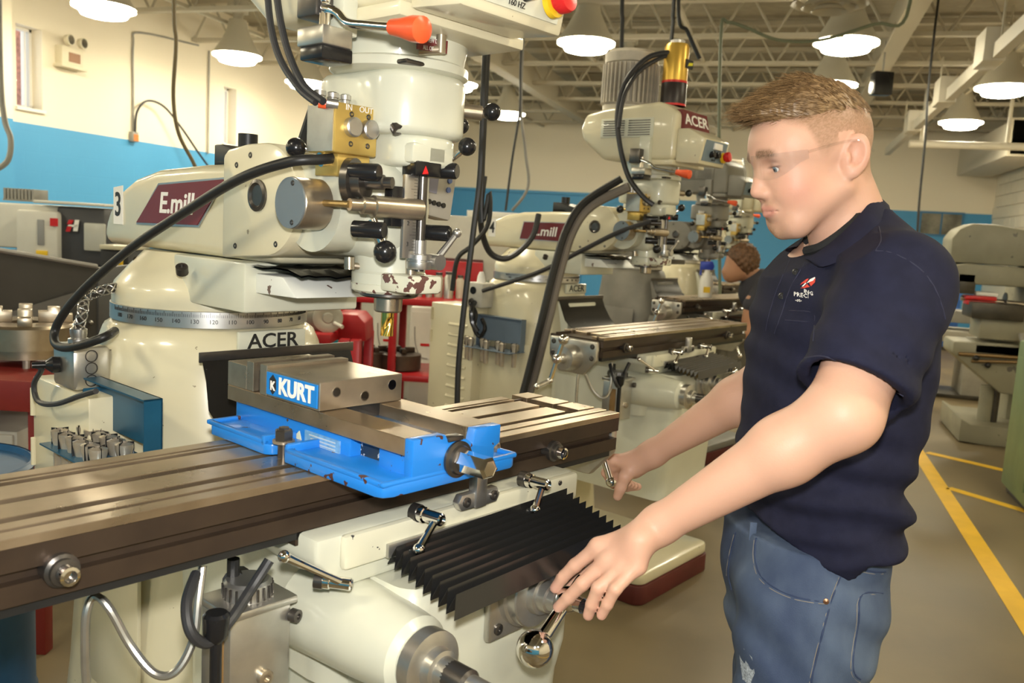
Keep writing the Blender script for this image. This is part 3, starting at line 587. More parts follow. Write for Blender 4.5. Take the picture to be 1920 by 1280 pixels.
    for u, v in ((112, 1072), (1035, 852)):
        p = lp(u, v, 'y', .0); s_ = MB().lathe([(.020, -.012), (.020, .008), (.016, .010), (.016, .016), (.011, .017), (.011, .026), (.006, .027), (.006, .022), (0, .022)], (p.x, 0, 1.104), (0, -1, 0), seg=18).obj('table_stop', DARKST, tt)
        MB().lathe([(.0112, 0), (.0112, .012), (.0075, .013), (.0075, .005), (0, .005)], (p.x, -.018, 1.104), (0, -1, 0), seg=14).obj('stop_screw', CHROME, s_)
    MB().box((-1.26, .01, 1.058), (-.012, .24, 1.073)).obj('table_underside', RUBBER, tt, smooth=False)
    for sx_, nm in ((-1, 'left'), (1, 'right')):
        x0 = -1.27 if sx_ < 0 else 0.0
        eb = MB().prism([(.015, 1.135), (.24, 1.135), (.24, 1.06), (.19, 1.0), (.07, 1.0), (.015, 1.06)], 'x', x0, x0+sx_*.022, .006).obj('end_bracket', GALV, tt)
        MB().lathe([(.052, 0), (.050, .03), (.045, .05), (.045, .062), (.02, .064), (.016, .09)], (x0+sx_*.02, .127, 1.062), (sx_, 0, 0), seg=32).obj('leadscrew_dial', GALV, eb)
        for y, z in ((.035, 1.115), (.22, 1.115), (.035, 1.07), (.22, 1.07)): bolt(MB(), (x0+sx_*.022, y, z), (sx_, 0, 0), .011, .001).obj('bracket_screw', DARKST, eb)
        hb = Vector((x0+sx_*.118, .127, 1.062))
        g, ge = (lp(1128, 846, 'x', .068), lp(1146, 903, 'x', .070)) if sx_ > 0 else (hb+Vector((-.01, .02, -.085)), hb+Vector((-.09, .02, -.10)))
        d = (g-hb).normalized(); L = (g-hb).length
        ck = MB().sph(hb, .02).cyl(hb-d*L*.9, g, .009, seg=16).sph(hb-d*L*.9, .021).sph(g, .013).obj('table_crank', CHROME, tt)
        MB().cyl(hb-Vector((sx_*.035, 0, 0)), hb+Vector((sx_*.018, 0, 0)), .012, seg=14).obj('crank_hub', CHROME, ck)
        MB().cyl(g, ge, .0075, .0085, seg=16).sph(ge, .0125).obj('crank_grip', CHROME, ck)
    # oil pump, hoses under the table
    pb = [lp(u, v, 'y', .02) for u, v in ((432, 1140), (552, 1140))]
    ob = MB().box((pb[0].x, .02, .80), (pb[0].x+.10, .10, pb[0].z-.02), .006).obj('oil_reservoir', GALV, root); kn.append(ob)
    oz = pb[0].z-.02
    MB().box((pb[0].x-.004, .012, oz), (pb[0].x+.105, .105, oz+.012), .003).obj('reservoir_lid', GALV, ob)
    mb = MB().lathe([(.034, 0), (.034, .022), (.030, .026), (0, .026)], (pb[0].x+.05, .058, oz+.012), seg=30); cp = mb.obj('filler_cap', BRUSH, ob)
    for k in range(22):
        a = 2*PI*k/22; MB().box((-.002, -.0015, .002), (.002, .0015, .02), M=Matrix.Translation((pb[0].x+.05+.0345*math.cos(a), .058+.0345*math.sin(a), oz+.012)) @ Matrix.Rotation(a, 4, 'Z')).obj('cap_rib', DARKST, cp, smooth=False)
    MB().box((pb[0].x-.003, .035, .815), (pb[0].x+.001, .062, oz-.03), .006).obj('sight_glass', mat('amber_sight_glass', (.22, .13, .05), .1), ob)
    bolt(MB(), (pb[0].x+.055, .02, oz-.10), (0, -1, 0), .012, .008).obj('drain_plug', STEEL, ob); bolt(MB(), (pb[0].x+.10, .02, oz-.02), (.3, -1, 0), .010, .012).obj('hose_union', DARKST, ob)
    pv = lp(405, 1190, 'y', .0); MB().cyl(pv, pv+Vector((0, 0, -.16)), .008, seg=14).lathe([(.009, -.01), (.016, .0), (.018, .028), (.014, .032), (0, .032)], pv, seg=16).obj('pump_handle', BLACK, ob)
    for nm, pts, r, m in (('oil_hose', ((505, 1050, .02), (470, 1105, .02), (430, 1165, .0), (390, 1205, .0), (358, 1185, .0), (350, 1130, .02), (368, 1075, .05)), .0075, HOSE),
        ('armoured_cable', ((380, 1060, .05), (372, 1120, .04), (362, 1200, .03), (330, 1258, .03), (290, 1262, .05), (245, 1210, .08), (205, 1140, .1), (178, 1118, .12), (162, 1150, .12), (160, 1230, .12), (163, 1290, .12)), .0058, GALV)):
        kn.append(MB().tube([lp(u, v, 'y', y) for u, v, y in pts], r, 10, 8).obj(nm, m, root))
    vp = lp(437, 1090, 'y', .08); kn.append(MB().cyl(vp, vp+Vector((.03, .03, -.01)), .016, seg=12).cyl(vp, vp+Vector((0, 0, .035)), .009, seg=10).obj('oil_valve', RUBBER, root))
    # chip guard strip and apron behind the table
    kn.append(MB().box((-.665, .515, 1.232), (-.30, .520, 1.252), .001).obj('guard_strip', DARKST, root))
    prof = [(.515, 1.235), (.50, 1.20), (.465, 1.15), (.41, 1.10), (.35, 1.075), (.29, 1.06)]; n = len(prof)
    vs = [((-.69+(.03 if i < 2 else .05*(i/n))) if s == 0 else -.31, y-.003*w, z-.002*w) for w in (0, 1) for i, (y, z) in enumerate(prof) for s in (0, 1)]
    fs = [(2*i, 2*i+1, 2*i+3, 2*i+2) for i in range(n-1)]+[(2*n+2*i, 2*n+2*i+2, 2*n+2*i+3, 2*n+2*i+1) for i in range(n-1)]
    kn.append(MB().add(vs, fs).obj('chip_guard', mat('chip_strewn_rubber', (.012, .011, .010), .25, spots=(260, .76, (.7, .66, .6))), root))
    # electrical cabinet on the column side
    ey = 0.0 if num == 3 else .20; ez = .90 if num == 3 else .30
    ec = MB().box((-.795, .70+ey, ez), (-.62, .985+ey, 1.145), .004).obj('electrical_cabinet', CREAM, root)
    for i in range(3 if num == 3 else 14):
        MB().prism([(-.795, 1.06-i*.05), (-.803, 1.052-i*.05), (-.803, 1.045-i*.05), (-.795, 1.045-i*.05)], 'y', .74+ey, .86+ey, .001).obj('louver', CREAM, ec)
    for z in (1.09, .98): MB().cyl((-.797, .978+ey, z-.03), (-.797, .978+ey, z+.03), .006, seg=10).obj('hinge', CREAM, ec)
    # side cover plate low on the column
    MB().box((-.745, .60, .50), (-.735, .86, 1.0), .008).obj('access_cover', CREAM, root); MB().cyl((-.75, .64, .53), (-.74, .64, .53), .006, seg=10).obj('cover_screw', DARKST, root)
    return kn, tb

mill = tag(empty('milling_machine', MO, MA), 'cream knee milling machine numbered 3 in the foreground, blue vise on its table', 'milling machine', 'numbered cream milling machines')
MK, MT = build_mill(mill, 3)
# the second machine, same model, knee a little lower, table further along
mill4 = tag(empty('milling_machine', MO+Matrix.Rotation(MA, 3, 'Z') @ Vector((2.245, .93, 0)), MA+math.radians(2.0)), 'cream knee milling machine numbered 4 behind, gold canister on its head', 'milling machine', 'numbered cream milling machines')
K4, T4 = build_mill(mill4, 4)
for o in K4+T4: o.location.z -= .022
for o in T4: o.location.x += .215
# ------------------------------------------------------------------ things on and around the machines
def mroot(name, org, W=M3W, ang=MA):
    org = Vector(org); o = empty(name, W @ org, ang); o['_o'] = 0; del o['_o']; return o, org
def settle(root, org):
    for c in root.children: c.location = c.location-org
    return root
M4W = mill4.matrix_basis.copy(); M4I = M4W.inverted()
def lp4(u, v, axis, val):
    c = M4I @ Vector((0, 0, CAMH)); d = (M4I @ atw(u, v, 1.0))-c
    k = 'xyz'.index(axis); return c+d*((val-c[k])/d[k])
# ---- the vise
V, vo = mroot('machine_vise', (-.63, .08, 1.152))
tag(V, 'blue machine vise with steel jaws bolted to the near mill table', 'vise')
def vr(x0, x1, y0, y1, r, n=4):
    out = []
    for qx, qy, a0 in ((1, 1, 0), (-1, 1, 90), (-1, -1, 180), (1, -1, 270)):
        ox = (x1-r) if qx > 0 else (x0+r); oy = (y1-r) if qy > 0 else (y0+r)
        out += [(ox+r*math.cos(math.radians(a0+90*k/n)), oy+r*math.sin(math.radians(a0+90*k/n))) for k in range(n+1)]
    return out
fl_ = [(-.525, .308), (-.74, .308), (-.755, .305), (-.765, .292), (-.765, .135), (-.757, .125), (-.735, .118), (-.735, .098), (-.757, .090), (-.765, .08), (-.765, -.13), (-.760, -.143), (-.745, -.148),
       (-.51, -.148), (-.498, -.143), (-.493, -.13), (-.493, .292), (-.50, .304)]
MB().prism(fl_, 'z', 1.1525, 1.170, .003).obj('base_flange', BLUEV, V)
rim = MB()
for a, b in (((-.765, .135), (-.765, .30)), ((-.765, -.14), (-.765, .08))): rim.box((a[0], a[1], 1.168), (a[0]+.009, b[1], 1.1755), .002)
rim.box((-.765, -.148, 1.168), (-.495, -.138, 1.1755), .003).box((-.765, .299, 1.168), (-.495, .308, 1.1755), .002).box((-.502, -.145, 1.168), (-.493, .30, 1.1755), .002)
rim.obj('flange_rim', BLUEV, V)
MB().box((-.705, .0, 1.165), (-.556, .318, 1.203), .003).box((-.702, -.13, 1.165), (-.556, -.062, 1.203), .002).obj('body_casting', BLUEV, V)
MB().box((-.685, -.07, 1.166), (-.57, .005, 1.20)).obj('chip_cavity', mat('chip_filled_cavity', (.03, .045, .06), .3, .3, spots=(150, .62, (.7, .68, .62))), V, smooth=False)
MB().prism([(-.713, 1.168), (-.713, 1.2265), (-.652, 1.2265), (-.645, 1.214), (-.610, 1.214), (-.595, 1.205), (-.590, 1.2262), (-.536, 1.2262), (-.536, 1.198), (-.548, 1.192), (-.548, 1.168)], 'y', -.147, -.129, .002).obj('front_plate', BLUEV, V)
for x0, x1 in ((-.713, -.660), (-.592, -.537)): MB().box((x0, -.1285, 1.2005), (x1, .332, 1.2258), .001, seg=1).obj('bed_rail', WORN, V, smooth=False)
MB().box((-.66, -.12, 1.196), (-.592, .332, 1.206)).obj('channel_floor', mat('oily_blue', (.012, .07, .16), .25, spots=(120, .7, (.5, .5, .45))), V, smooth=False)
MB().box((-.713, .068, 1.2265), (-.548, .2115, 1.2715), .0012, seg=1).obj('movable_jaw', STEEL, V, smooth=False)
MB().box((-.713, .2125, 1.2265), (-.548, .2325, 1.2765), .0008, seg=1).obj('jaw_plate', STEEL, V, smooth=False)
MB().box((-.713, .2525, 1.2265), (-.548, .2725, 1.2765), .0008, seg=1).obj('jaw_plate', STEEL, V, smooth=False)
MB().box((-.703, .2335, 1.2265), (-.556, .2515, 1.262), .0008, seg=1).obj('parallel_bar', DARKST, V, smooth=False)
MB().box((-.713, .2733, 1.2262), (-.548, .332, 1.2675), .001, seg=1).obj('fixed_jaw', STEEL, V, smooth=False)
for u, v in ((631, 735), (684, 742), (735, 721)):
    p = lp(u, v, 'y', .068); h = MB().lathe([(.0078, -.001), (.0085, .0), (.0085, .0006), (.007, .0006)], (p.x, .068, p.z), (0, -1, 0), seg=20, caps=False).obj('threaded_hole', CHROME, V)
    MB().lathe([(.0075, 0), (.0075, .0004), (0, .0004)], (p.x, .068, p.z), (0, -1, 0), seg=20).obj('hole_bore', mat('hole_bore', (.18, .18, .19), .15, 1.0), h)
MB().lathe([(.033, 0), (.033, .004), (.026, .005), (0, .005)], (-.622, .075, 1.222), (0, -1, 0), seg=28).obj('nut_relief', BLACK, V)
nm = MB().box((-.7155, .0715, 1.2305), (-.713, .2095, 1.2675), .0006, seg=1).obj('name_plate', mat('plate_blue', (.012, .20, .60), .35), V, smooth=False)
text('plate_lettering', 'KURT', .037, (-.7160, .1265, 1.2485), (0, -1, 0), (0, 0, 1), WHITE, nm, .0005, bold=.0013, sx=1.0)
hx = [(.1905+.0125*math.sin(a)*.85, 1.249+.0165*math.cos(a)) for a in [k*PI/3 for k in range(6)]]
MB().prism(hx, 'x', -.7155, -.7160).obj('emblem_hexagon', BLACKP, nm, smooth=False); text('emblem_letter', 'K', .02, (-.7163, .1905, 1.2465), (0, -1, 0), (0, 0, 1), WHITE, nm, .0003, bold=.0008)
p0, p1 = lp(573, 803, 'x', -.706), lp(637, 862, 'x', -.706)
sp_ = MB().box((-.7075, p1.y, p1.z+.004), (-.705, p0.y, p0.z-.002)).obj('data_plate', mat('data_plate_blue', (.16, .36, .62), .4, var=.2, vscale=90), V, smooth=False)
MB().box((-.7078, p1.y+.002, p1.z+.005), (-.7074, p0.y-.002, p1.z+.010)).obj('plate_edge', WHITE, sp_, smooth=False)
for i in range(4): MB().box((-.7079, p1.y+.010, p0.z-.008-i*.0055), (-.7074, p0.y-.012-.004*(i % 2), p0.z-.006-i*.0055)).obj('print_line', mat('faded_print', (.45, .52, .58), .5), sp_, smooth=False)
q = lp(557, 815, 'x', -.7055); MB().prism([(q.y+.012, q.z-.008), (q.y+.008, q.z+.004), (q.y, q.z+.002), (q.y-.006, q.z+.008), (q.y-.012, q.z-.006)], 'x', -.705, -.7062).obj('worn_sticker', mat('worn_sticker', (.6, .6, .42), .5), V, smooth=False)
MB().lathe([(.027, 0), (.027, .004), (.022, .006), (.020, .010), (.0165, .011)], (-.627, -.147, 1.187), (0, -1, 0), seg=32).obj('screw_collar', DARKST, V)
MB().lathe([(.0165, -.01), (.0165, .058), (.013, .063), (.012, .0625)], (-.627, -.15, 1.187), (0, -1, 0), seg=6).obj('screw_hex', CHROME, V, smooth=False)
MB().box((-.648, -.150, 1.2145), (-.618, -.132, 1.222), .002).obj('thrust_retainer', DARKST, V)
MB().box((-.765, .135, 1.165), (-.705, .145, 1.182), .003).box((-.765, .072, 1.165), (-.705, .082, 1.182), .003).obj('clamp_lug', BLUEV, V)
settle(V, vo)
b, bo = mroot('clamp_bolt', (-.748, .108, 1.152)); tag(b, 'dark hex nut and stud clamping the near side of the vise', 'bolt', 'vise hold-down bolts')
MB().lathe([(.017, 0), (.017, .004)], (-.748, .108, 1.1755), seg=24).obj('washer', STEEL, b)
MB().lathe([(.0145, 0), (.0145, .015), (.012, .0165), (.0085, .0165), (.0085, .02), (0, .02)], (-.748, .108, 1.1795), seg=6).obj('hex_nut', DARKST, b, smooth=False)
MB().cyl((-.748, .108, 1.14), (-.748, .108, 1.176), .009, seg=14).obj('stud', DARKST, b); settle(b, bo)
b, bo = mroot('clamp_bolt', (-.510, -.02, 1.152)); tag(b, 'round bright cap nut on the far side of the vise', 'bolt', 'vise hold-down bolts')
pq = lp(922, 838, 'x', -.50); MB().sph((pq.x, pq.y, pq.z), .0145, 20).obj('cap_nut', STEEL, b); MB().cyl((pq.x, pq.y, 1.17), (pq.x, pq.y, pq.z), .008, seg=12).obj('stud', DARKST, b); settle(b, bo)
# ---- end mill in the spindle
t, to = mroot('end_mill', (CX_, HY, 1.317)); tag(t, 'gold coated end mill held in the spindle above the vise', 'cutter')
mb = MB(); n = 22; seg = 24; vs = []; fs = []
for i in range(n+1):
    z = 1.318+.046*i/n; tw = i/n*2.2
    for k in range(seg):
        a = 2*PI*k/seg; rr = .0115*(1-.28*max(0, math.cos(2*(a-tw)))**3) if i < n*.72 else .0115
        vs.append((CX_+rr*math.cos(a), HY+rr*math.sin(a), z))
for i in range(n):
    for k in range(seg): fs.append((i*seg+k, i*seg+(k+1) % seg, (i+1)*seg+(k+1) % seg, (i+1)*seg+k))
fs += [tuple(reversed(range(seg)))]
mb.add(vs, fs).obj('flutes', TIN, t, ang=50); MB().cyl((CX_, HY, 1.355), (CX_, HY, 1.375), .0113, seg=24).obj('shank', TIN, t); settle(t, to)
# ---- collet racks and collets
def rack(name, label, W, ang, x, y0, y1, z0, z1, shelf, m, wires=False):
    r, ro = mroot(name, (x, (y0+y1)/2, z0), W, ang); tag(r, label, 'collet rack', 'collet racks')
    MB().box((x, y0, z0), (x-.003, y1, z1)).obj('back_panel', m, r, smooth=False)
    MB().box((x, y0, z0), (x-.035, y0+.003, z1)).obj('side_flange', m, r, smooth=False); MB().box((x, y1-.003, z0), (x-.035, y1, z1)).obj('side_flange', m, r, smooth=False)
    MB().box((x, y0, z1-.003), (x-.035, y1, z1)).obj('top_flange', m, r, smooth=False)
    MB().box((x, y0-.005, shelf), (x-.115, y1+.005, shelf+.003)).obj('shelf', m, r, smooth=False)
    return settle(r, ro)
rack('collet_rack', 'dark blue sheet metal collet rack beside the near mill column', M3W, MA, -.745, .50, .765, 1.075, 1.175, 1.048, RACKB)
C0 = empty('collet'); COLM = mat('collet_steel', (.62, .55, .45), .3, .7, var=.15, vscale=30)
MB().lathe([(.0, .0), (.0105, 0), (.0118, .006), (.0118, .065), (.0165, .088), (.0165, .094), (.0075, .098), (.0075, .088), (0, .088)], (0, 0, 0), seg=24).obj('collet_body', COLM, C0, ang=30)
mb = MB()
for k in range(3): mb.box((.006, -.0006, .06), (.0172, .0006, .0985), M=Matrix.Rotation(k*2*PI/3+.4, 4, 'Z'))
mb.obj('slit', BLACK, C0, smooth=False)
k = 0; order = ('first', 'second', 'third', 'fourth', 'fifth', 'sixth')
for row, (x, nm) in enumerate(((-.833, 'front'), (-.782, 'back'))):
    for i in range(6):
        o = C0 if k == 0 else copy_tree(C0); k += 1
        y = .740-.0345*i+(.007 if row else 0); o.location = M3W @ Vector((x, y, .985)); o.rotation_euler = (0, 0, k*.9)
        tag(o, 'steel collet, %s from the left in the %s row of the blue rack' % (order[i], nm), 'collet', 'collets in the blue rack')
R4B = mat('collet_rack_grey_blue', (.16, .21, .27), .4, .2)
rack('collet_rack', 'grey blue collet rack on the column of mill number 4', M4W, mill4.rotation_euler.z, -.742, .63, .90, .965, 1.115, .965, R4B)
for i in range(7):
    o = copy_tree(C0); o.location = M4W @ Vector((-.80-.03*(i % 2), .93-.048*i, .90)); o.scale = (1.0, 1.0, 1.1)
    tag(o, 'steel collet, %s from the left in the rack of mill number 4' % ('first', 'second', 'third', 'fourth', 'fifth', 'sixth', 'seventh')[i], 'collet', 'collets in the rear rack')
# ---- junction box with braided conduit and plug (near mill)
j, jo = mroot('junction_box', (-.78, .80, 1.147)); tag(j, 'galvanised junction box on the cream cabinet beside mill number 3', 'junction box')
MB().box((-.80, .76, 1.148), (-.725, .865, 1.236), .010).obj('box_body', GALV, j)
for z in (1.168, 1.193, 1.218): MB().lathe([(.0115, 0), (.0125, .0008), (.0105, .0008)], (-.7645, .7595, z), (0, -1, 0), seg=22, caps=False).obj('knockout', DARKST, j)
MB().lathe([(.02, 0), (.02, .010), (.015, .012), (.0165, .02), (.0165, .03), (.011, .033)], (-.765, .82, 1.236), seg=20).obj('cable_gland', BRUSH, j)
gp = [Vector((-.765, .82, 1.268)), Vector((-.765, .80, 1.30)), lp(160, 560, 'x', -.745), lp(190, 545, 'x', -.72), lp(225, 538, 'x', -.68)]
MB().tube(gp, .0085, 12, 8).obj('conduit', DARKST, j)
P = catmull(gp, 12); br = MB()
for s in (1, -1):
    for ph in range(3):
        pts = []
        for i, p in enumerate(P):
            t_ = (P[min(i+1, len(P)-1)]-P[max(i-1, 0)]).normalized(); n_ = t_.orthogonal().normalized(); a = s*i*.5+ph*2*PI/3
            pts.append(p+(n_*math.cos(a)+t_.cross(n_)*math.sin(a))*.0098)
        br.tube(pts, .0016, 5, 1)
br.obj('braid', GALV, j)
pg = lp(112, 683, 'x', -.80); MB().lathe([(.016, 0), (.017, .014), (.011, .022), (.007, .026), (.006, .05)], (-.80, pg.y, pg.z), (-1, .25, 0), seg=16).obj('plug', BLACK, j)
MB().tube([Vector((-.845, pg.y+.012, pg.z))]+[lp(u, v, 'x', -.83) for u, v in ((78, 692), (64, 720), (72, 752), (105, 757), (150, 742), (180, 733))], .0055, 8, 8).obj('power_cord', HOSE, j)
settle(j, jo)
# ---- black air hoses of machine 3
h = tag(empty('air_hose', M3W @ Vector((-.66, .3, 1.6)), MA), 'thick black air hose arching from the gold valve down past the name plate', 'hose'); h_o = Vector((-.66, .3, 1.6))
ctr = [(640, 296, -.62), (600, 299, -.66), (540, 304, -.70), (450, 335, -.72), (350, 395, -.73), (250, 462, -.75), (170, 530, -.78), (125, 580, -.80), (103, 620, -.81), (107, 647, -.82), (140, 650, -.82), (195, 632, -.79), (215, 620, -.75)]
MB().tube([lp(u, v, 'x', x) for u, v, x in ctr], .0085, 12, 8).obj('hose', RUBBER, h)
e0, e1 = lp(600, 299, 'x', -.655), lp(642, 294, 'x', -.615); MB().cyl(e0, e1, .0115, seg=16).cyl(e1, e1+Vector((0, 0, .035)), .0095, seg=14).obj('elbow_fitting', CHROME, h); settle(h, h_o)
h = tag(empty('air_hose', M3W @ Vector((-.66, .2, 1.8)), MA), 'pair of thin black tubes running up from the gold valve block', 'hose'); h_o = Vector((-.66, .2, 1.8))
for a in (((592, 192), (560, 165), (525, 110), (508, 50), (500, -30)), ((606, 190), (570, 160), (545, 110), (528, 50), (516, -30))): MB().tube([lp(u, v, 'x', -.67) for u, v in a], .0058, 10, 8).obj('tube', HOSE, h)
for u, v in ((597, 193), (612, 192)): MB().cyl(lp(u, v, 'x', -.665), lp(u+22, v+4, 'x', -.65), .0075, seg=12).obj('fitting', ORANGE if u < 600 else BRUSH, h)
settle(h, h_o)
h = tag(MB().tube([M3W @ lp(u, v, 'x', -.52) for u, v in ((590, 200), (575, 245), (560, 290), (545, 330))], .011, 10, 6).obj('air_hose', RUBBER), 'short black hose running behind the gold valve block', 'hose')
# ---- digital readout behind the head
d, do = mroot('digital_readout', (-.2, .36, 1.52)); tag(d, 'grey digital readout panel with small screen behind the mill head', 'display')
D0, D1, D2 = lp(800, 262, 'y', .36), lp(862, 300, 'y', .36), lp(845, 415, 'y', .36)
Zd = (D0-D1); Zd = Vector((D2.x-D1.x, 0, D2.z-D1.z)); up = -Zd.normalized(); rt = Vector((-up.z, 0, up.x))*-1; hgt = Zd.length
Md = Matrix((rt, Vector((0, 1, 0)), up)).transposed().to_4x4(); Md.translation = Vector((D1.x, .36, D1.z))
MB().prism([(0, -hgt), (0, -.02), (-.02, .0), (-.17, .04), (-.19, .03), (-.19, -hgt)], 'y', 0, .05, .006, M=Md).obj('readout_case', mat('readout_grey', (.36, .34, .30), .4), d)
MB().prism([(-.055, -.085), (-.055, -.02), (-.17, -.0), (-.17, -.085)], 'y', -.003, .0, M=Md).obj('screen', mat('lcd_violet', (.20, .20, .27), .2), d, smooth=False)
for i in range(4): MB().cyl(Md @ Vector((-.03-.014*i, -.004, -.105)), Md @ Vector((-.03-.014*i, .0, -.105)), .0055, seg=12).obj('key', BLACK, d)
for i in range(3): MB().cyl(Md @ Vector((-.022, -.004, -.03-.02*i)), Md @ Vector((-.022, .0, -.03-.02*i)), .006, seg=12).obj('key', mat('key_blue', (.1, .15, .35), .4), d)
MB().cyl(Md @ Vector((-.12, .05, -.08)), M3I @ (M3W @ Vector((-.30, .62, 1.50))), .012, seg=12).obj('support_arm', GREYM, d); settle(d, do)
# ---- things on machine 4: gold canister, hoses, cables, junction box
c, co = mroot('grease_canister', (CX_, .11, 2.07), M4W, mill4.rotation_euler.z); tag(c, 'gold and black aerosol canister standing on mill number 4', 'canister')
MB().lathe([(.054, 0), (.054, .10), (.052, .103)], (CX_, .11, 2.075), seg=32).obj('black_label', mat('can_black_label', (.03, .022, .02), .35), c); MB().lathe([(.0545, .0), (.0545, .008), (.0535, .009)], (CX_, .11, 2.075), seg=32).lathe([(.0545, .094), (.0545, .103)], (CX_, .11, 2.075), seg=32).obj('red_bands', RED, c)
MB().lathe([(.052, .10), (.052, .24), (.045, .255), (.0, .255)], (CX_, .11, 2.075), seg=32).obj('gold_can', mat('can_gold', (.75, .47, .08), .3, .5), c)
MB().lathe([(.03, .25), (.03, .27), (.018, .275), (0, .275)], (CX_, .11, 2.075), seg=20).obj('nozzle', BRUSH, c)
MB().box((CX_-.01, .053, 2.23), (CX_+.045, .06, 2.265), M=None).obj('brand_patch', BLACKP, c, smooth=False); MB().prism([(CX_+.0, 2.238), (CX_+.04, 2.245), (CX_+.042, 2.257), (CX_+.008, 2.252)], 'y', .0525, .0531).obj('patch_stripe', mat('can_yellow', (.8, .75, .03), .4), c, smooth=False)
settle(c, co)
def hose4(pts, r, label, m=HOSE, nm='air_hose', cat='hose'):
    return tag(MB().tube([M4W @ lp4(u, v, 'x', x) for u, v, x in pts], r, 8, 7).obj(nm, m), label, cat)
hose4(((1262, 97, -.52), (1215, 108, -.60), (1175, 150, -.66), (1158, 210, -.68), (1162, 270, -.68), (1178, 330, -.67), (1205, 368, -.66), (1225, 384, -.64)), .011, 'black hose looping from the gold canister down to the mill 4 valve block')
hose4(((1258, 100, -.52), (1205, 128, -.62), (1172, 175, -.68), (1160, 240, -.69)), .009, 'second thinner black hose beside the canister hose of mill number 4')
hose4(((1220, 415, -.66), (1160, 435, -.70), (1090, 470, -.74), (1010, 510, -.78), (905, 545, -.82)), .010, 'thin black hose sloping across the column of mill number 4')
hose4(((1180, 350, -.70), (1110, 385, -.75), (1075, 430, -.80), (1052, 500, -.84), (1030, 590, -.88), (1005, 690, -.92), (985, 760, -.95)), .020, 'thick grey flexible conduit hanging in front of mill number 4', mat('grey_conduit', (.16, .14, .12), .5), 'flexible_conduit', 'conduit')
hose4(((1165, 335, -.72), (1095, 380, -.78), (1062, 430, -.84), (1040, 500, -.88), (1018, 590, -.92), (993, 690, -.96), (972, 770, -1.0)), .016, 'thick black cable beside the grey conduit in front of mill number 4', RUBBER, 'power_cable', 'cable')
hose4(((1010, 402, -.66), (1000, 440, -.70), (975, 470, -.76), (945, 485, -.82), (918, 472, -.88), (903, 430, -.95), (902, 380, -1.0), (908, 330, -1.0)), .014, 'grey cable looping over the arm of mill number 4', HOSE, 'loop_cable', 'cable')
# cables hanging from the ceiling beside mill 4
def hang(pts, r, label, m=RUBBER):
    P_ = [atw(*p) for p in pts]
    if P_[0].z < P_[-1].z: P_ = P_[::-1]
    if P_[0].z < ZJ: P_ = [Vector((P_[0].x, P_[0].y, ZD))]+P_
    return tag(MB().tube(P_, r, 8, 6).obj('hanging_cable', m), label, 'cable')
hang(((912, 60, 3.1), (906, 200, 3.1), (900, 330, 3.1), (888, 430, 3.1), (872, 560, 3.1), (860, 680, 3.1), (857, 770, 3.1)), .011, 'black cable hanging from above down past the cream rear cabinet')
hang(((905, 310, 3.25), (918, 360, 3.25), (915, 420, 3.25), (885, 460, 3.25), (858, 485, 3.25), (848, 545, 3.25)), .009, 'thin black cable curving into the grey outlet box behind the mill')
hang(((1265, -20, 5.4), (1262, 40, 5.4), (1257, 95, 5.4)), .012, 'dark cable dropping straight down to the gold canister')
hang(((1272, 5, 6.0), (1290, 60, 6.0), (1312, 110, 6.0)), .013, 'short dark slanting rod above the gold canister')
hang(((1168, -20, 6), (1167, 40, 6), (1165, 98, 6)), .014, 'dark vertical rod just above the finned motor')
hang(((326, -10, 5.5), (330, 80, 5.5), (325, 180, 5.5), (335, 250, 5.5), (365, 310, 5.5), (372, 345, 5.5)), .012, 'brown cable hanging in front of the left wall', mat('brown_cable', (.12, .09, .04), .5))
hang(((977, 100, 7), (975, 200, 7), (960, 300, 7), (948, 395, 7)), .010, 'thin grey cord hanging in front of the far wall, left one', HOSE)
hang(((977, 160, 7.2), (985, 280, 7.2), (990, 350, 7.2), (960, 395, 7.2)), .012, 'pale cord hanging in front of the far wall, right one', GREYM)
hang(((0, 110, 6.5), (8, 220, 6.5), (20, 260, 6.5), (15, 300, 6.5), (-10, 320, 6.5)), .02, 'grey hose looping along the left edge of the picture', GREYM)
hang(((1350, 560, 7.3), (1348, 300, 7.3), (1352, 60, 7.3), (1365, 42, 7.3), (1400, 52, 7.3), (1460, 75, 7.3), (1540, 75, 7.3), (1640, 45, 7.3), (1700, 30, 7.3)), .014, 'green grey cable rising to the ceiling and sagging to the right', mat('green_cable', (.18, .20, .13), .5))
hang(((1715, 560, 9), (1722, 400, 9), (1735, 260, 9), (1742, 150, 9)), .012, 'thin dark cord hanging in front of the dark window', HOSE)
j, jo = mroot('outlet_box', (-.80, .92, 1.146), M4W, mill4.rotation_euler.z); tag(j, 'grey outlet box with coiled plugs on the rear cream cabinet', 'junction box')
MB().box((-.795, .86, 1.1455), (-.70, .965, 1.262), .008).obj('box_body', GREYM if False else mat('pale_grey_box', (.48, .46, .40), .5), j); MB().lathe([(.022, 0), (.018, .03), (.010, .05)], (-.75, .91, 1.262), seg=16).obj('cable_gland', WHITE, j)
MB().lathe([(.018, 0), (.018, .004), (0, .004)], (-.796, .915, 1.225), (-1, 0, 0), seg=18).obj('socket', BLACK, j)
MB().tube([(-.80, .92, 1.18), (-.83, .90, 1.17), (-.82, .87, 1.12), (-.84, .86, 1.06), (-.83, .83, 1.02), (-.83, .80, 1.06), (-.82, .83, 1.1)], .010, 8, 6).tube([(-.80, .90, 1.17), (-.84, .88, 1.14), (-.84, .87, 1.08), (-.83, .845, 1.04)], .013, 8, 5).obj('plug_cords', BLACK, j); settle(j, jo)
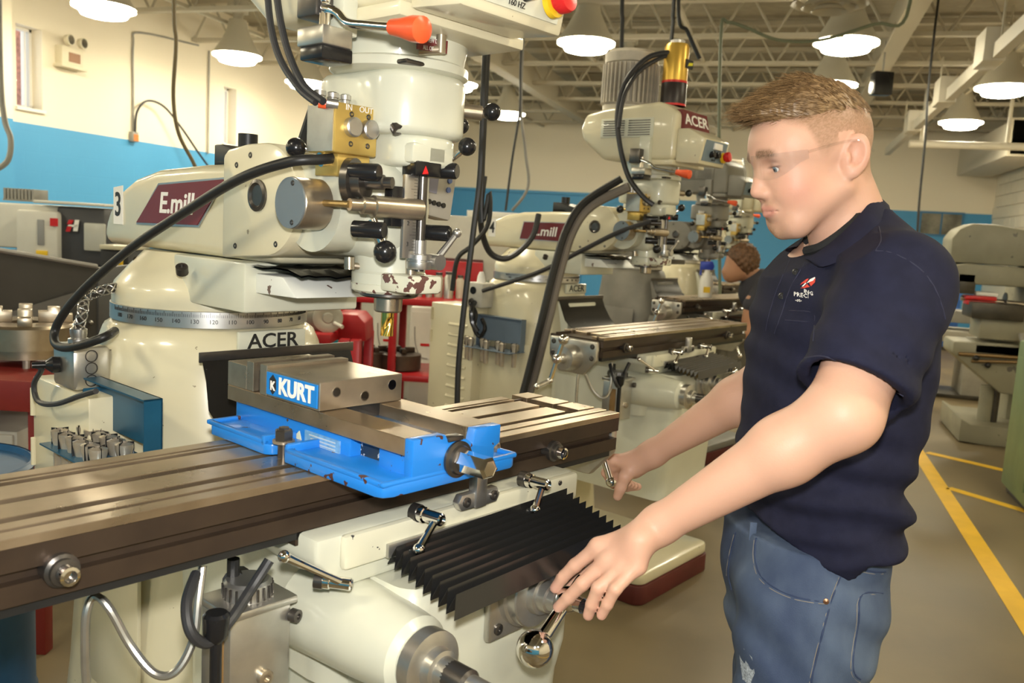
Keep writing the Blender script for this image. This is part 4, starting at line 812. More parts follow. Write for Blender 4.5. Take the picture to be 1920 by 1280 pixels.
# ------------------------------------------------------------------ people: smooth bodies polygonised from blended round shapes
F32 = np.float32
def rc(P, a, b, r1, r2):
    a = np.array(a, F32); b = np.array(b, F32); d = b-a; q = P-a
    t = np.clip(q @ d/float(d @ d), 0, 1); return np.sqrt(((q-t[:, None]*d)**2).sum(1))-(r1+(r2-r1)*t)
def el(P, c, r, R=None):
    q = P-np.array(c, F32)
    if R is not None: q = q @ np.array(R, F32)
    r = np.array(r, F32); k0 = np.sqrt(((q/r)**2).sum(1)); k1 = np.sqrt(((q/(r*r))**2).sum(1))+1e-9
    return k0*(k0-1)/k1
def smin(a, b, k): h = np.maximum(k-np.abs(a-b), 0)/k; return np.minimum(a, b)-h*h*k*.25
def smax(a, b, k): return -smin(-a, -b, k)
def grid_eval(f, lo, hi, h):
    n = [int(math.ceil((hi[i]-lo[i])/h))+1 for i in range(3)]
    ax = [np.arange(n[i], dtype=F32)*h+lo[i] for i in range(3)]; out = np.empty(n, F32)
    step = max(1, 400000//(n[1]*n[2]))
    for i in range(0, n[0], step):
        g = np.stack(np.meshgrid(ax[0][i:i+step], ax[1], ax[2], indexing='ij'), -1); out[i:i+step] = f(g.reshape(-1, 3)).reshape(g.shape[:3])
    return out
def surfnet(f, lo, hi, h):
    """surface nets: returns vertices, quads"""
    F = grid_eval(f, lo, hi, h); S = F < 0; n = np.array(F.shape)
    c = np.zeros(n-1, np.int8)
    for dx in (0, 1):
        for dy in (0, 1):
            for dz in (0, 1): c += S[dx:n[0]-1+dx, dy:n[1]-1+dy, dz:n[2]-1+dz]
    A = np.argwhere((c > 0) & (c < 8)); idx = np.full(n-1, -1, np.int64); idx[tuple(A.T)] = np.arange(len(A))
    acc = np.zeros((len(A), 3)); cnt = np.zeros(len(A))
    cor = [(x, y, z) for x in (0, 1) for y in (0, 1) for z in (0, 1)]
    for a in cor:
        for k in range(3):
            if a[k]: continue
            b = list(a); b[k] = 1
            fa = F[tuple((A+a).T)]; fb = F[tuple((A+b).T)]; m = (fa < 0) != (fb < 0)
            t = np.where(m, fa/(fa-fb+1e-12), 0); p = np.array(a)+np.zeros((len(A), 3)); p[:, k] = t
            acc[m] += p[m]; cnt[m] += 1
    V = (A+acc/cnt[:, None])*h+np.array(lo); Q = []
    for k in range(3):
        s1 = [slice(None)]*3; s2 = [slice(None)]*3; s1[k] = slice(0, -1); s2[k] = slice(1, None)
        E = np.argwhere(S[tuple(s1)] != S[tuple(s2)]); i, j = [q for q in range(3) if q != k]
        E = E[(E[:, i] > 0) & (E[:, j] > 0) & (E[:, i] < n[i]-1) & (E[:, j] < n[j]-1)]
        flip = S[tuple(E.T)]
        def cell(di, dj): e = E.copy(); e[:, i] -= di; e[:, j] -= dj; return idx[tuple(e.T)]
        q = np.stack([cell(1, 1), cell(0, 1), cell(0, 0), cell(1, 0)], 1)
        if k == 1: flip = ~flip
        q[~flip] = q[~flip][:, ::-1]; Q.append(q)
    return V, np.concatenate(Q)
def sdf_obj(name, parts, m, parent, off, tint=None):
    """parts: list of (vertices, quads); one mesh"""
    V = np.concatenate([p[0] for p in parts]); k = 0; Q = []
    for p in parts: Q.append(p[1]+k); k += len(p[0])
    Q = np.concatenate(Q); me = bpy.data.meshes.new(name)
    me.vertices.add(len(V)); me.vertices.foreach_set('co', (V-np.array(off)).astype(F32).ravel())
    me.loops.add(Q.size); me.loops.foreach_set('vertex_index', Q.ravel().astype(np.int32))
    me.polygons.add(len(Q)); me.polygons.foreach_set('loop_start', np.arange(0, Q.size, 4, dtype=np.int32)); me.update(calc_edges=True)
    me.polygons.foreach_set('use_smooth', [True]*len(Q))
    if tint is not None:
        ca = me.color_attributes.new('tint', 'FLOAT_COLOR', 'POINT'); ca.data.foreach_set('color', np.concatenate([tint(V), np.ones((len(V), 1))], 1).astype(F32).ravel())
    me.materials.append(m); o = bpy.data.objects.new(name, me); COL.objects.link(o); o.parent = parent; return o
def trace(f, u, v, d0=.9, d1=2.6):
    """first point of a body surface along the sight line of a photo pixel"""
    ts = np.linspace(d0, d1, 700); P = np.array([at(u, v, d) for d in ts], F32); D = f(P); k = np.argmax(D < 0)
    if not (D < 0).any(): k = int(np.argmin(D))
    return Vector(P[k])
def tint_mat(name, rough, sss=0.0, bump=0.0, bscale=400, spec=.4):
    m = mat(name, (1, 1, 1), rough, sss=sss, bump=bump, bscale=bscale, spec=spec); nt = m.node_tree
    a = nt.nodes.new('ShaderNodeVertexColor'); a.layer_name = 'tint'; nt.links.new(a.outputs[0], nt.nodes['Principled BSDF'].inputs['Base Color']); return m
SKIN = tint_mat('skin', .47, .12, .12, 500); SHIRT = mat('navy_pique_cotton', (.0125, .0135, .032), .85, var=.15, vscale=40, bump=.25, bscale=900, spec=.25)
HAIRM = mat('brown_hair', (.30, .19, .09), .42, color2=(.15, .088, .04), vscale=120, spec=.4)
A3 = lambda *a: np.array(at(*a), F32)

person = empty('person', RZ17 @ Vector((.56, 1.47, 0)), YAW); POFF = (.56, 1.47, 0)
tag(person, 'young man in navy polo shirt, blue jeans and clear glasses turning the mill cranks', 'person')
# body axes: fwd (he faces left and a little towards the viewer), lat = his left (towards the viewer)
by = math.radians(12); BF = np.array((-math.cos(by), -math.sin(by), 0), F32); BL = np.array((math.sin(by), -math.cos(by), 0), F32)
def tube_sections(secs, d):
    """elliptical trunk from (row, front u, back u, half width): z, centre, half depth, half width"""
    Z, C, D, Wd = [], [], [], []
    for v, uf, ub, w in secs:
        a = at(uf, v, d); b = at(ub, v, d); Z.append((a.z+b.z)/2); C.append(((a.x+b.x)/2)); D.append(abs(b.x-a.x)/2); Wd.append(w)
    o = np.argsort(Z); return [np.array(q, F32)[o] for q in (Z, C, D, Wd)]
def trunk(P, S, d, grow=0.0):
    Z, C, D, Wd = S; z = P[:, 2]; cx = np.interp(z, Z, C).astype(F32); dd = np.interp(z, Z, D).astype(F32)+grow; ww = np.interp(z, Z, Wd).astype(F32)+grow
    qx = P[:, 0]-cx; qy = P[:, 1]-d; a = (qx*BF[0]+qy*BF[1])/dd; b = (qx*BL[0]+qy*BL[1])/ww
    k = (np.abs(a)**2.3+np.abs(b)**2.3)**(1/2.3); e = (k-1)*np.minimum(dd, ww)*.9
    return np.maximum(e, np.maximum(Z[0]-z, z-Z[-1]))
TS = tube_sections(((395, 1590, 1640, .06), (425, 1540, 1655, .10), (455, 1508, 1672, .14), (485, 1485, 1688, .17), (530, 1462, 1700, .19), (600, 1438, 1708, .195), (700, 1422, 1702, .19), (800, 1412, 1686, .18), (880, 1404, 1656, .175), (925, 1400, 1668, .178), (965, 1396, 1656, .178), (1050, 1394, 1640, .178), (1100, 1394, 1636, .178)), 1.47)
SL, EL, WL = A3(1680, 522, 1.275), A3(1580, 778, 1.165), A3(1236, 984, 1.255)
SR, ER, WR = A3(1560, 520, 1.66), A3(1455, 705, 1.75), A3(1224, 850, 1.895)
HE = A3(1598, 728, 1.185)
hemx = np.array([at(u, 1000, 1.32).x for u in (1370, 1440, 1520, 1590, 1606, 1622, 1660, 1712)], F32); hemz = np.array([at(u, v, 1.32).z for u, v in ((1370, 968), (1440, 1000), (1520, 1046), (1596, 1082), (1608, 1078), (1626, 1048), (1660, 1052), (1712, 1056))], F32)
NKA = A3(1505, 486, 1.46); _d = A3(1650, 378, 1.46)-NKA; NKN = np.array((-_d[2], 0, _d[0]), F32); NKN = NKN/np.linalg.norm(NKN)
def folds(P):
    x, y, z = P[:, 0], P[:, 1], P[:, 2]
    w = np.exp(-((z-1.12)/.09)**2)*.0055*np.sin(z*88+3.0*np.sin(x*9)+y*7)
    w += np.exp(-((z-1.02)/.06)**2)*.004*np.sin(z*120-x*22)
    w += np.exp(-((x-.50)/.10)**2-((z-1.33)/.13)**2)*.0045*np.sin((x*.75+z)*75+2*np.sin(z*14))
    w += .0018*np.sin(x*31+z*23)*np.sin(z*37-y*19); return w
def f_shirt(P):
    t = trunk(P, TS, 1.47)
    for s, e, h, r in ((SL, EL, HE, .081), (SR, ER, A3(1490, 655, 1.71), .078)):
        sl = rc(P, s+np.array((0, 0, -.01), F32), s+(e-s)*1.02, r, .077); ax = (e-s)/np.linalg.norm(e-s)
        sl = np.maximum(sl, (P-h) @ ax); inner = np.maximum(rc(P, s, e+(e-s)*.3, .062, .064), -((P-h) @ ax+.05)); sl = np.maximum(sl, -inner); t = smin(t, sl, .055)
        t = np.maximum(t, np.where(np.linalg.norm(P-h, axis=1) < .13, -inner, -1))
    t = smin(t, el(P, A3(1612, 478, 1.47), (.09, .15, .05)), .05)
    t = t+folds(P); hz = np.interp(P[:, 0], hemx, hemz).astype(F32); t = np.maximum(t, hz-P[:, 2])
    t = np.maximum(t, (P-NKA) @ NKN)
    return np.maximum(t, -rc(P, A3(1597, 460, 1.468), A3(1560, 390, 1.465), .066, .066))
# jeans
JS = tube_sections(((985, 1376, 1632, .165), (1060, 1372, 1634, .172), (1120, 1376, 1622, .176), (1180, 1388, 1592, .175), (1225, 1398, 1566, .17)), 1.47)
LHIP, LKN, LAN = A3(1498, 1120, 1.39), A3(1508, 1480, 1.36), None
LKN = np.array((LHIP[0]-.01, 1.36, .50), F32); LAN = np.array((LHIP[0]+.03, 1.36, .09), F32)
RHIP = A3(1500, 1120, 1.56); RKN = np.array((RHIP[0]-.035, 1.59, .50), F32); RAN = np.array((RHIP[0]-.0, 1.60, .09), F32)
def f_jeans(P):
    t = trunk(P, JS, 1.47)
    for h, k, a in ((LHIP, LKN, LAN), (RHIP, RKN, RAN)):
        t = smin(t, rc(P, h, k, .104, .072), .03); t = smin(t, rc(P, k, a, .078, .062), .02)
    x, y, z = P[:, 0], P[:, 1], P[:, 2]
    t = t+.0028*np.sin((z*1.0+x*.9)*70+2*np.sin(x*16+y*9))*np.exp(-((z-.86)/.12)**2)+.002*np.sin(z*60+x*40)
    t = np.maximum(t, .075-z); return np.maximum(t, z-1.06)
J = surfnet(f_jeans, (.30, 1.18, .05), (.86, 1.80, 1.08), .005)
DENIM = mat('washed_denim', (.10, .135, .20), .8, color2=(.030, .045, .095), vscale=7, bump=.3, bscale=700, stretch=(1, 1, .55), spec=.25)
jo_ = sdf_obj('jeans', [J], DENIM, person, POFF)
SV = surfnet(f_shirt, (.30, 1.02, .96), (.92, 1.86, 1.66), .0045)
sh = sdf_obj('polo_shirt', [SV], SHIRT, person, POFF)
for s, y in ((-1, 1.36), (1, 1.60)):
    fx = LAN[0] if s < 0 else RAN[0]
    def f_shoe(P): return np.maximum(smin(rc(P, (fx+.05, y, .05), (fx-.15, y, .04), .045, .042), rc(P, (fx, y, .06), (fx, y, .11), .05, .05), .03), -P[:, 2]+.003)
    so = sdf_obj('shoe', [surfnet(f_shoe, (fx-.22, y-.08, -.01), (fx+.14, y+.08, .14), .007)], mat('dark_work_shoe', (.03, .025, .02), .5), person, POFF)
# head frame
hp, hy = math.radians(13), math.radians(9)
HF = np.array((-math.cos(hp)*math.cos(hy), -math.cos(hp)*math.sin(hy), -math.sin(hp)), F32); HL = np.array((math.sin(hy), -math.cos(hy), 0), F32); HU = np.cross(HF, HL); HU = HU if HU[2] > 0 else -HU
HO = A3(1522, 297, 1.455)
def hl(P): q = P-HO; return np.stack([q @ HF, q @ HL, q @ HU], 1)
def hw(a, b, c): return HO+a*HF+b*HL+c*HU
def f_headlocal(q):
    s = q.copy(); s[:, 1] = np.abs(s[:, 1])
    t = el(s, (-.006, 0, .032), (.097, .077, .085))
    t = smin(t, el(s, (.045, 0, .022), (.052, .062, .060)), .03)            # forehead
    t = smin(t, el(s, (.034, 0, -.046), (.054, .052, .060)), .035)           # face
    t = smin(t, el(s, (.040, .032, -.044), (.038, .030, .036)), .025)        # cheeks
    t = smin(t, rc(s, (.063, 0, -.106), (.050, .02, -.102), .018, .019), .022)  # chin
    t = smin(t, rc(s, (.050, .030, -.094), (-.016, .058, -.050), .019, .017), .028)  # jaw
    t = smin(t, rc(s, (.084, .006, .015), (.082, .036, .015), .010, .009), .014)   # brow
    t = smin(t, rc(s, (.087, 0, .002), (.1000, 0, -.038), .0072, .0115), .012)   # nose
    t = smin(t, el(s, (.089, .011, -.044), (.012, .0095, .009)), .008)
    t = smax(t, -el(s, (.098, .034, -.004), (.020, .017, .011)), .012)       # sockets
    t = smin(t, el(s, (.0725, .033, -.004), (.0135, .0150, .0125)), .004)    # lids
    t = smax(t, -el(s, (.090, .034, -.0075), (.014, .0145, .0052)), .002)
    t = smin(t, el(s, (.076, 0, -.071), (.017, .024, .016)), .014)           # mouth mound
    t = smin(t, rc(s, (.0915, 0, -.0670), (.079, .023, -.0725), .0042, .0018), .004)  # lips
    t = smin(t, rc(s, (.0900, 0, -.0775), (.079, .021, -.0745), .0050, .0018), .004)
    t = smax(t, -rc(s, (.097, 0, -.0724), (.081, .026, -.0735), .0014, .0013), .002)
    # ear
    e = q.copy(); e[:, 1] = np.abs(e[:, 1]); ca, sa = math.cos(.25), math.sin(.25)
    p = e-np.array((-.032, .079, -.005), F32); p = np.stack([p[:, 0]*ca+p[:, 2]*sa*.6, p[:, 1]+p[:, 0]*.38, p[:, 2]], 1)
    ear = el(p, (0, 0, 0), (.0195, .0085, .033)); ear = smax(ear, -el(p, (.003, .009, .003), (.0125, .0105, .021)), .003)
    ear = smin(ear, el(p, (.012, .001, -.004), (.005, .006, .009)), .004); ear = smin(ear, el(p, (.004, .001, -.027), (.009, .006, .009)), .006)
    return smin(t, ear, .006)
NB = A3(1597, 452, 1.468)
def f_head(P):
    t = f_headlocal(hl(P)); return smin(t, rc(P, hw(-.034, 0, -.040), NB, .057, .068), .025)
HV = surfnet(f_head, tuple(np.minimum(HO-.15, NB-.08)), tuple(np.maximum(HO+.155, NB+.09)), .0022)
# arms and hands
def finger(P, t, pts, r0, r1, k=.004):
    n = len(pts)-1
    for i in range(n):
        a = r0+(r1-r0)*i/n; b = r0+(r1-r0)*(i+1)/n; t = smin(t, rc(P, pts[i], pts[i+1], a, b), k if i else .010)
    return t
LF = [[A3(*p) for p in f] for f in (
    ((1122, 1024, 1.268), (1078, 1060, 1.275), (1055, 1082, 1.283), (1041, 1102, 1.287)),
    ((1139, 1050, 1.248), (1092, 1094, 1.248), (1066, 1120, 1.258), (1047, 1138, 1.268)),
    ((1168, 1062, 1.232), (1122, 1102, 1.222), (1110, 1132, 1.228), (1103, 1153, 1.236)),
    ((1196, 1060, 1.222), (1154, 1104, 1.206), (1139, 1132, 1.212), (1128, 1153, 1.220)))]
def f_armL(P):
    m = SL+(EL-SL)*.5; fm = EL+(WL-EL)*.30
    t = rc(P, SL, EL, .060, .050); t = smin(t, rc(P, EL, fm, .050, .048), .02); t = smin(t, rc(P, fm, WL, .047, .0275), .02)
    c = A3(1190, 1016, 1.245); t = smin(t, rc(P, WL, c, .027, .024), .02)
    for i, f in enumerate(LF): t = smin(t, rc(P, A3(1212-4*i, 1000+5*i, 1.255-.008*i), f[0], .019, .0135), .014)
    for i, f in enumerate(LF): t = finger(P, t, f, (.0115, .0118, .0112, .0102)[i], (.0085, .0087, .0083, .0076)[i])
    return finger(P, t, [A3(1190, 1012, 1.275), A3(1130, 1052, 1.305), A3(1092, 1085, 1.315), A3(1068, 1102, 1.312)], .014, .0085, .008)
RFk = [A3(1150, 862, 1.925), A3(1152, 872, 1.94), A3(1160, 882, 1.955), A3(1168, 890, 1.97)]
def f_armR(P):
    fm = ER+(WR-ER)*.30
    t = rc(P, SR, ER, .058, .052); t = smin(t, rc(P, ER, fm, .052, .049), .02); t = smin(t, rc(P, fm, WR, .048, .0275), .02)
    t = smin(t, rc(P, WR, A3(1186, 872, 1.92), .029, .031), .02)
    for i, k in enumerate(RFk):
        t = smin(t, rc(P, A3(1200-2*i, 862+4*i, 1.905+.012*i), k, .018, .013), .012)
        t = finger(P, t, [k, A3(1136+6*i, 886+4*i, 1.945+.012*i), A3(1150+8*i, 908+2*i, 1.955+.012*i), A3(1178+6*i, 906+2*i, 1.945+.012*i)], .0115, .009)
    return finger(P, t, [A3(1192, 872, 1.905), A3(1172, 893, 1.893), A3(1164, 914, 1.895), A3(1158, 930, 1.90)], .0155, .0105, .008)
def bounds(pts, m): a = np.array(pts); return tuple(a.min(0)-m), tuple(a.max(0)+m)
AV = surfnet(f_armL, *bounds([SL, EL, WL]+[p for f in LF for p in f], .062), .0026)
BV = surfnet(f_armR, *bounds([SR, ER, WR]+RFk+[A3(1136, 900, 1.95), A3(1180, 930, 1.99)], .062), .0032)
TV = surfnet(lambda P: np.maximum(trunk(P, TS, 1.47, -.025), 1.10-P[:, 2]), (.34, 1.20, 1.06), (.86, 1.72, 1.62), .012)
def skin_tint(V):
    P = V.astype(F32); q = hl(P); s = np.abs(q[:, 1]); base = np.tile(np.array((.61, .355, .25)), (len(P), 1))
    def mixin(col, w): nonlocal base; base = base*(1-w[:, None])+np.array(col)*w[:, None]
    g = lambda c, r: np.exp(-(((q[:, 0]-c[0])/r[0])**2+((s-c[1])/r[1])**2+((q[:, 2]-c[2])/r[2])**2))
    mixin((.62, .27, .20), .55*g((.055, .055, -.040), (.03, .03, .03)))      # cheeks
    mixin((.60, .30, .22), .5*g((.105, 0, -.035), (.014, .014, .014)))       # nose tip
    lip = np.clip(1.3-np.sqrt(((q[:, 0]-.090)/.013)**2+(s/.024)**2+((q[:, 2]+.0725)/.0105)**2), 0, 1)
    mixin((.48, .19, .15), np.clip(lip*1.8, 0, .7))
    mixin((.60, .28, .20), .5*g((-.032, .082, -.008), (.02, .02, .03)))      # ears
    n = np.random.default_rng(1).uniform(.6, 1, len(P))
    br = np.exp(-((q[:, 2]-.0165-.004*np.sin(s*60))/.0058)**2)*np.clip((s-.010)/.006, 0, 1)*np.clip((.053-s)/.01, 0, 1)*(q[:, 0] > .055)
    mixin((.13, .075, .04), np.clip(br*1.6, 0, .92)*n)
    # cropped hair of the sides and nape
    ln = np.interp(q[:, 0], [-.12, -.060, -.045, -.02, .010, .022, .040, .058, .075, .09], [-.055, -.055, -.040, .022, -.005, .0, .040, .052, .066, .075])
    w = np.clip((q[:, 2]-ln)/.022, 0, 1)*np.clip(1-(np.abs(q[:, 0]) > .2), 0, 1)*(q[:, 0] < .10)*(q[:, 0] > -.2)*(q[:, 2] < .2)
    ear = (s > .073) & (q[:, 2] < .034) & (q[:, 0] > -.062) & (q[:, 0] < -.008); w = np.where(ear, 0, w)
    fade = .5+.45*np.clip((q[:, 2]-.01)/.07, 0, 1); mixin((.20, .118, .055), w*fade*n)
    mixin((.24, .15, .07), np.clip(.65*g((.078, .0, -.112), (.02, .024, .014)), 0, 1)*n)   # goatee
    mixin((.30, .18, .10), np.clip(.45*g((.093, .012, -.0595), (.012, .016, .005)), 0, 1)*n)
    lash = np.exp(-((q[:, 2]+.0030)/.0016)**2)*np.clip((s-.018)/.004, 0, 1)*np.clip((.050-s)/.004, 0, 1)*(q[:, 0] > .066); mixin((.12, .06, .045), .8*np.clip(lash, 0, 1))
    hand = np.zeros(len(P))
    for tip in [f[-1] for f in LF]: hand = np.maximum(hand, np.exp(-(((P-tip)**2).sum(1)/.012**2)))
    mixin((.66, .34, .27), .6*hand); return base
body = sdf_obj('body', [HV, AV, BV, TV], SKIN, person, POFF, skin_tint)
# eyes
for sgn in (1, -1):
    c = Vector(hw(.0712, sgn*.033, -.004)); fwd = Vector(HF)*.88-Vector(HU)*.30; fwd.normalize()
    e = MB().sph(c-Vector(POFF), .0122, 24).obj('eye', mat('eye_white', (.72, .68, .64), .2), person)
    MB().lathe([(.0062, .0103), (.0055, .0115), (.0, .0124)], c-Vector(POFF), fwd, seg=20).obj('iris', mat('grey_iris', (.16, .20, .22), .15), e)
    MB().lathe([(.0026, .0122), (.0, .0127)], c-Vector(POFF), fwd, seg=16).obj('pupil', BLACK, e)
# fingernails
for f in LF:
    a, b_ = Vector(f[-2]), Vector(f[-1]); dr = (b_-a).normalized(); ct = b_+dr*.001+Vector((-.15, -.75, .35)).normalized()*.0062-Vector(POFF)
    z = (Vector((-.15, -.75, .35))-dr*Vector((-.15, -.75, .35)).dot(dr)).normalized(); x = dr.cross(z)
    M = Matrix((x, dr, z)).transposed().to_4x4(); M.translation = ct
    MB().add([tuple(M @ Vector((.0048*math.cos(t)*(1 if True else 1), .006*math.sin(t), .0012*(1-math.cos(t)**2)))) for t in [k*PI/6 for k in range(12)]]+[tuple(M @ Vector((0, 0, .0022)))], [(k, (k+1) % 12, 12) for k in range(12)]).obj('fingernail', mat('fingernail', (.66, .40, .33), .3), body)
# hair: cap with a forward quiff, plus strands
def f_hair(P):
    q = hl(P); s = np.abs(q[:, 1])
    top = el(q, (-.004, 0, .044), (.095, .074, .082)); qf = rc(q, (.01, 0, .108), (.100, .0, .086), .023, .012); qf = smin(qf, rc(q, (.02, .035, .098), (.086, .028, .083), .022, .012), .02); qf = smin(qf, rc(q, (.02, -.035, .098), (.086, -.028, .083), .022, .012), .02)
    t = smin(top, qf, .025)
    ln = np.interp(q[:, 0], [-.10, -.05, .0, .05, .075, .10, .13], [.060, .058, .062, .060, .066, .072, .070]).astype(F32)
    t = t+.0016*np.sin(q[:, 1]*420+6*np.sin(q[:, 0]*40))*np.clip((q[:, 2]-.06)/.03, 0, 1)+.001*np.sin(q[:, 0]*160+q[:, 1]*300)
    return smax(t, ln-q[:, 2], .012)
HRV = surfnet(f_hair, tuple(HO-.16), tuple(HO+.17), .0024)
hair = sdf_obj('hair', [HRV], HAIRM, person, POFF)
rng = np.random.default_rng(3); pick = rng.choice(len(HRV[0]), 3600, replace=False); hs = MB()
for p in HRV[0][pick]:
    q = hl(p[None].astype(F32))[0]
    if q[2] < .062: continue
    front = np.clip((q[0]+.03)/.12, 0, 1); L = .010+.020*front+.006*rng.random()
    d = HF*(.75*front+.25)+HU*(.15-.30*(1-front)*0+.12*rng.normal())+HL*(.12*rng.normal()+q[1]*1.5); 
    if q[0] < -.04: d = -HU*.5-HF*.5+HL*q[1]*4
    d = d/np.linalg.norm(d); a = p-d*.006; m_ = p+d*L*.5+HU*.002*front; b = p+d*L-HU*.001; r = .00055
    w = np.cross(d, HU); w = w/(np.linalg.norm(w)+1e-6)*r; n_ = np.cross(w, d); n_ = n_/(np.linalg.norm(n_)+1e-9)*r
    n0 = len(hs.v); hs.v += [tuple(x-np.array(POFF)) for x in (a+w, a-w, a+n_, m_+w, m_-w, m_+n_, b)]
    hs.f += [(n0, n0+1, n0+4, n0+3), (n0+1, n0+2, n0+5, n0+4), (n0+2, n0, n0+3, n0+5), (n0+3, n0+4, n0+6), (n0+4, n0+5, n0+6), (n0+5, n0+3, n0+6)]
so_ = hs.obj('hair_strands', HAIRM, hair, smooth=False); so_['kind'] = 'stuff'
# safety glasses: wrap-around clear lenses, bridge, temples
CLEAR = mat('clear_polycarbonate', (1, 1, 1), .03)
_nt = CLEAR.node_tree; _tr = _nt.nodes.new('ShaderNodeBsdfTransparent'); _tr.inputs[0].default_value = (.985, .99, .99, 1); _gs = _nt.nodes.new('ShaderNodeBsdfGlossy'); _gs.inputs['Roughness'].default_value = .05
_lw = _nt.nodes.new('ShaderNodeLayerWeight'); _lw.inputs[0].default_value = .5; _pw = _nt.nodes.new('ShaderNodeMath'); _pw.operation = 'POWER'; _pw.inputs[1].default_value = 3.5; _nt.links.new(_lw.outputs['Facing'], _pw.inputs[0])
_fr = _nt.nodes.new('ShaderNodeMath'); _fr.operation = 'MULTIPLY_ADD'; _fr.inputs[1].default_value = .5; _fr.inputs[2].default_value = .05; _nt.links.new(_pw.outputs[0], _fr.inputs[0]); _mx = _nt.nodes.new('ShaderNodeMixShader')
_nt.links.new(_fr.outputs[0], _mx.inputs[0]); _nt.links.new(_tr.outputs[0], _mx.inputs[1]); _nt.links.new(_gs.outputs[0], _mx.inputs[2]); _nt.links.new(_mx.outputs[0], _nt.nodes['Material Output'].inputs[0])
gl = empty('safety_glasses', RZ17 @ Vector(hw(.1, 0, 0)), YAW); gl['label'] = 'clear wrap-around safety glasses'; gl.parent = None
gl.parent = person; gl.location = (0, 0, 0); gl.rotation_euler = (0, 0, 0)
def strip(fn_top, fn_bot, n, th, name):
    vs = []; fs = []
    for i in range(n+1):
        t = i/n; a = np.array(fn_top(t)); b = np.array(fn_bot(t))
        for k in range(5): p = a+(b-a)*k/4; vs.append(p)
    vs2 = []
    for (a_, b_, c_) in vs:
        r_ = np.array((a_-.02, b_, 0.0)); r_ = r_/np.linalg.norm(r_); vs2.append(np.array((a_, b_, c_))-r_*th)
    w = [tuple(Vector(hw(*p))-Vector(POFF)) for p in vs+vs2]; N_ = len(vs)
    for i in range(n):
        for k in range(4): o = i*5+k; fs += [(o, o+1, o+6, o+5), (N_+o, N_+o+5, N_+o+6, N_+o+1)]
    for i in range(n): fs += [(i*5, i*5+5, N_+i*5+5, N_+i*5), (i*5+4, N_+i*5+4, N_+i*5+9, i*5+9)]
    fs += [(k, N_+k, N_+k+1, k+1) for k in range(4)]+[(n*5+k, n*5+k+1, N_+n*5+k+1, N_+n*5+k) for k in range(4)]
    return MB().add(w, fs).obj(name, CLEAR, gl)
def arc(t, s): th_ = math.radians(8+72*t); return .030+.082*math.cos(th_), s*(.004+.074*math.sin(th_))
for s in (1, -1):
    strip(lambda t: (*arc(t, s), .020-.004*t), lambda t: (*arc(t, s), -.012-.012*math.sin(PI*min(1, t*1.15))+.014*t*t), 16, .0016, 'lens')
    tm = [(.044, s*.0765, .012), (.015, s*.082, .016), (-.015, s*.084, .018), (-.040, s*.084, .014), (-.062, s*.080, -.004)]
    MB().tube([Vector(hw(*p))-Vector(POFF) for p in tm], .0022, 8, 6).obj('temple', CLEAR, gl)
MB().tube([Vector(hw(.112, b, .012-.02*abs(b)))-Vector(POFF) for b in (-.012, 0, .012)], .0022, 8, 4).obj('bridge', CLEAR, gl)
# collar, undershirt, placket, buttons, pocket, logo
def band(name, top, bot, th, m, parent=person):
    n = len(top); vs = []; fs = []
    T_, B_ = catmull([Vector(p) for p in top], 4), catmull([Vector(p) for p in bot], 4); n = len(T_); cen = sum(T_, Vector())/n
    rows = []
    for i in range(n):
        md = (T_[i]+B_[i])/2+((T_[i]+B_[i])/2-cen)*Vector((1, 1, 0)).length*0+Vector(((B_[i]-cen).x, (B_[i]-cen).y, 0)).normalized()*.006
        rows.append([T_[i], md, B_[i]])
    for r in rows:
        for p in r: vs.append(p-Vector(POFF))
    for r in rows:
        for p in r: o_ = Vector(((p-cen).x, (p-cen).y, .0)).normalized(); vs.append(p-o_*th-Vector(POFF))
    N_ = 3*n
    for i in range(n-1):
        for k in range(2): o = i*3+k; fs += [(o, o+1, o+4, o+3), (N_+o, N_+o+3, N_+o+4, N_+o+1)]
        fs += [(i*3, i*3+3, N_+i*3+3, N_+i*3), (i*3+2, N_+i*3+2, N_+i*3+5, i*3+5)]
    fs += [(0, N_, N_+1, 1), (1, N_+1, N_+2, 2), (3*n-3, 3*n-2, N_+3*n-2, N_+3*n-3), (3*n-2, 3*n-1, N_+3*n-1, N_+3*n-2)]
    return MB().add(vs, fs).obj(name, m, parent, ang=60)
band('collar', [at(*p) for p in ((1506, 480, 1.425), (1530, 474, 1.388), (1575, 440, 1.372), (1615, 400, 1.385), (1640, 372, 1.425), (1648, 366, 1.47), (1640, 374, 1.52), (1600, 396, 1.55), (1545, 425, 1.56), (1508, 446, 1.54), (1490, 462, 1.50))],
     [at(*p) for p in ((1520, 490, 1.405), (1543, 500, 1.352), (1600, 476, 1.322), (1640, 436, 1.335), (1664, 408, 1.395), (1672, 402, 1.47), (1660, 410, 1.55), (1600, 430, 1.60), (1530, 455, 1.61), (1488, 472, 1.585), (1472, 470, 1.53))], .004, SHIRT)
MB().tube([at(*p)-Vector(POFF) for p in ((1512, 470, 1.44), (1540, 462, 1.405), (1580, 435, 1.40), (1610, 405, 1.41), (1560, 420, 1.52), (1512, 452, 1.50))], .008, 8, 5).obj('undershirt', mat('black_knit', (.012, .012, .013), .9), person)
def on(f, u, v, lift=.0015):
    p = trace(f, u, v); c = Vector((0, 0, CAMH)); return p+(c-p).normalized()*lift-Vector(POFF)
def stitch(name, f, pix, r, m, parent, sub=5, lift=.001): 
    P_ = [p for p in catmull([Vector((u, v, 0)) for u, v in pix], sub) if f(np.array([at(p.x, p.y, d) for d in np.linspace(.9, 2.6, 300)], F32)).min() < -.006]; return MB().tube([on(f, p.x, p.y, lift) for p in P_], r, 6, 1).obj(name, m, parent)
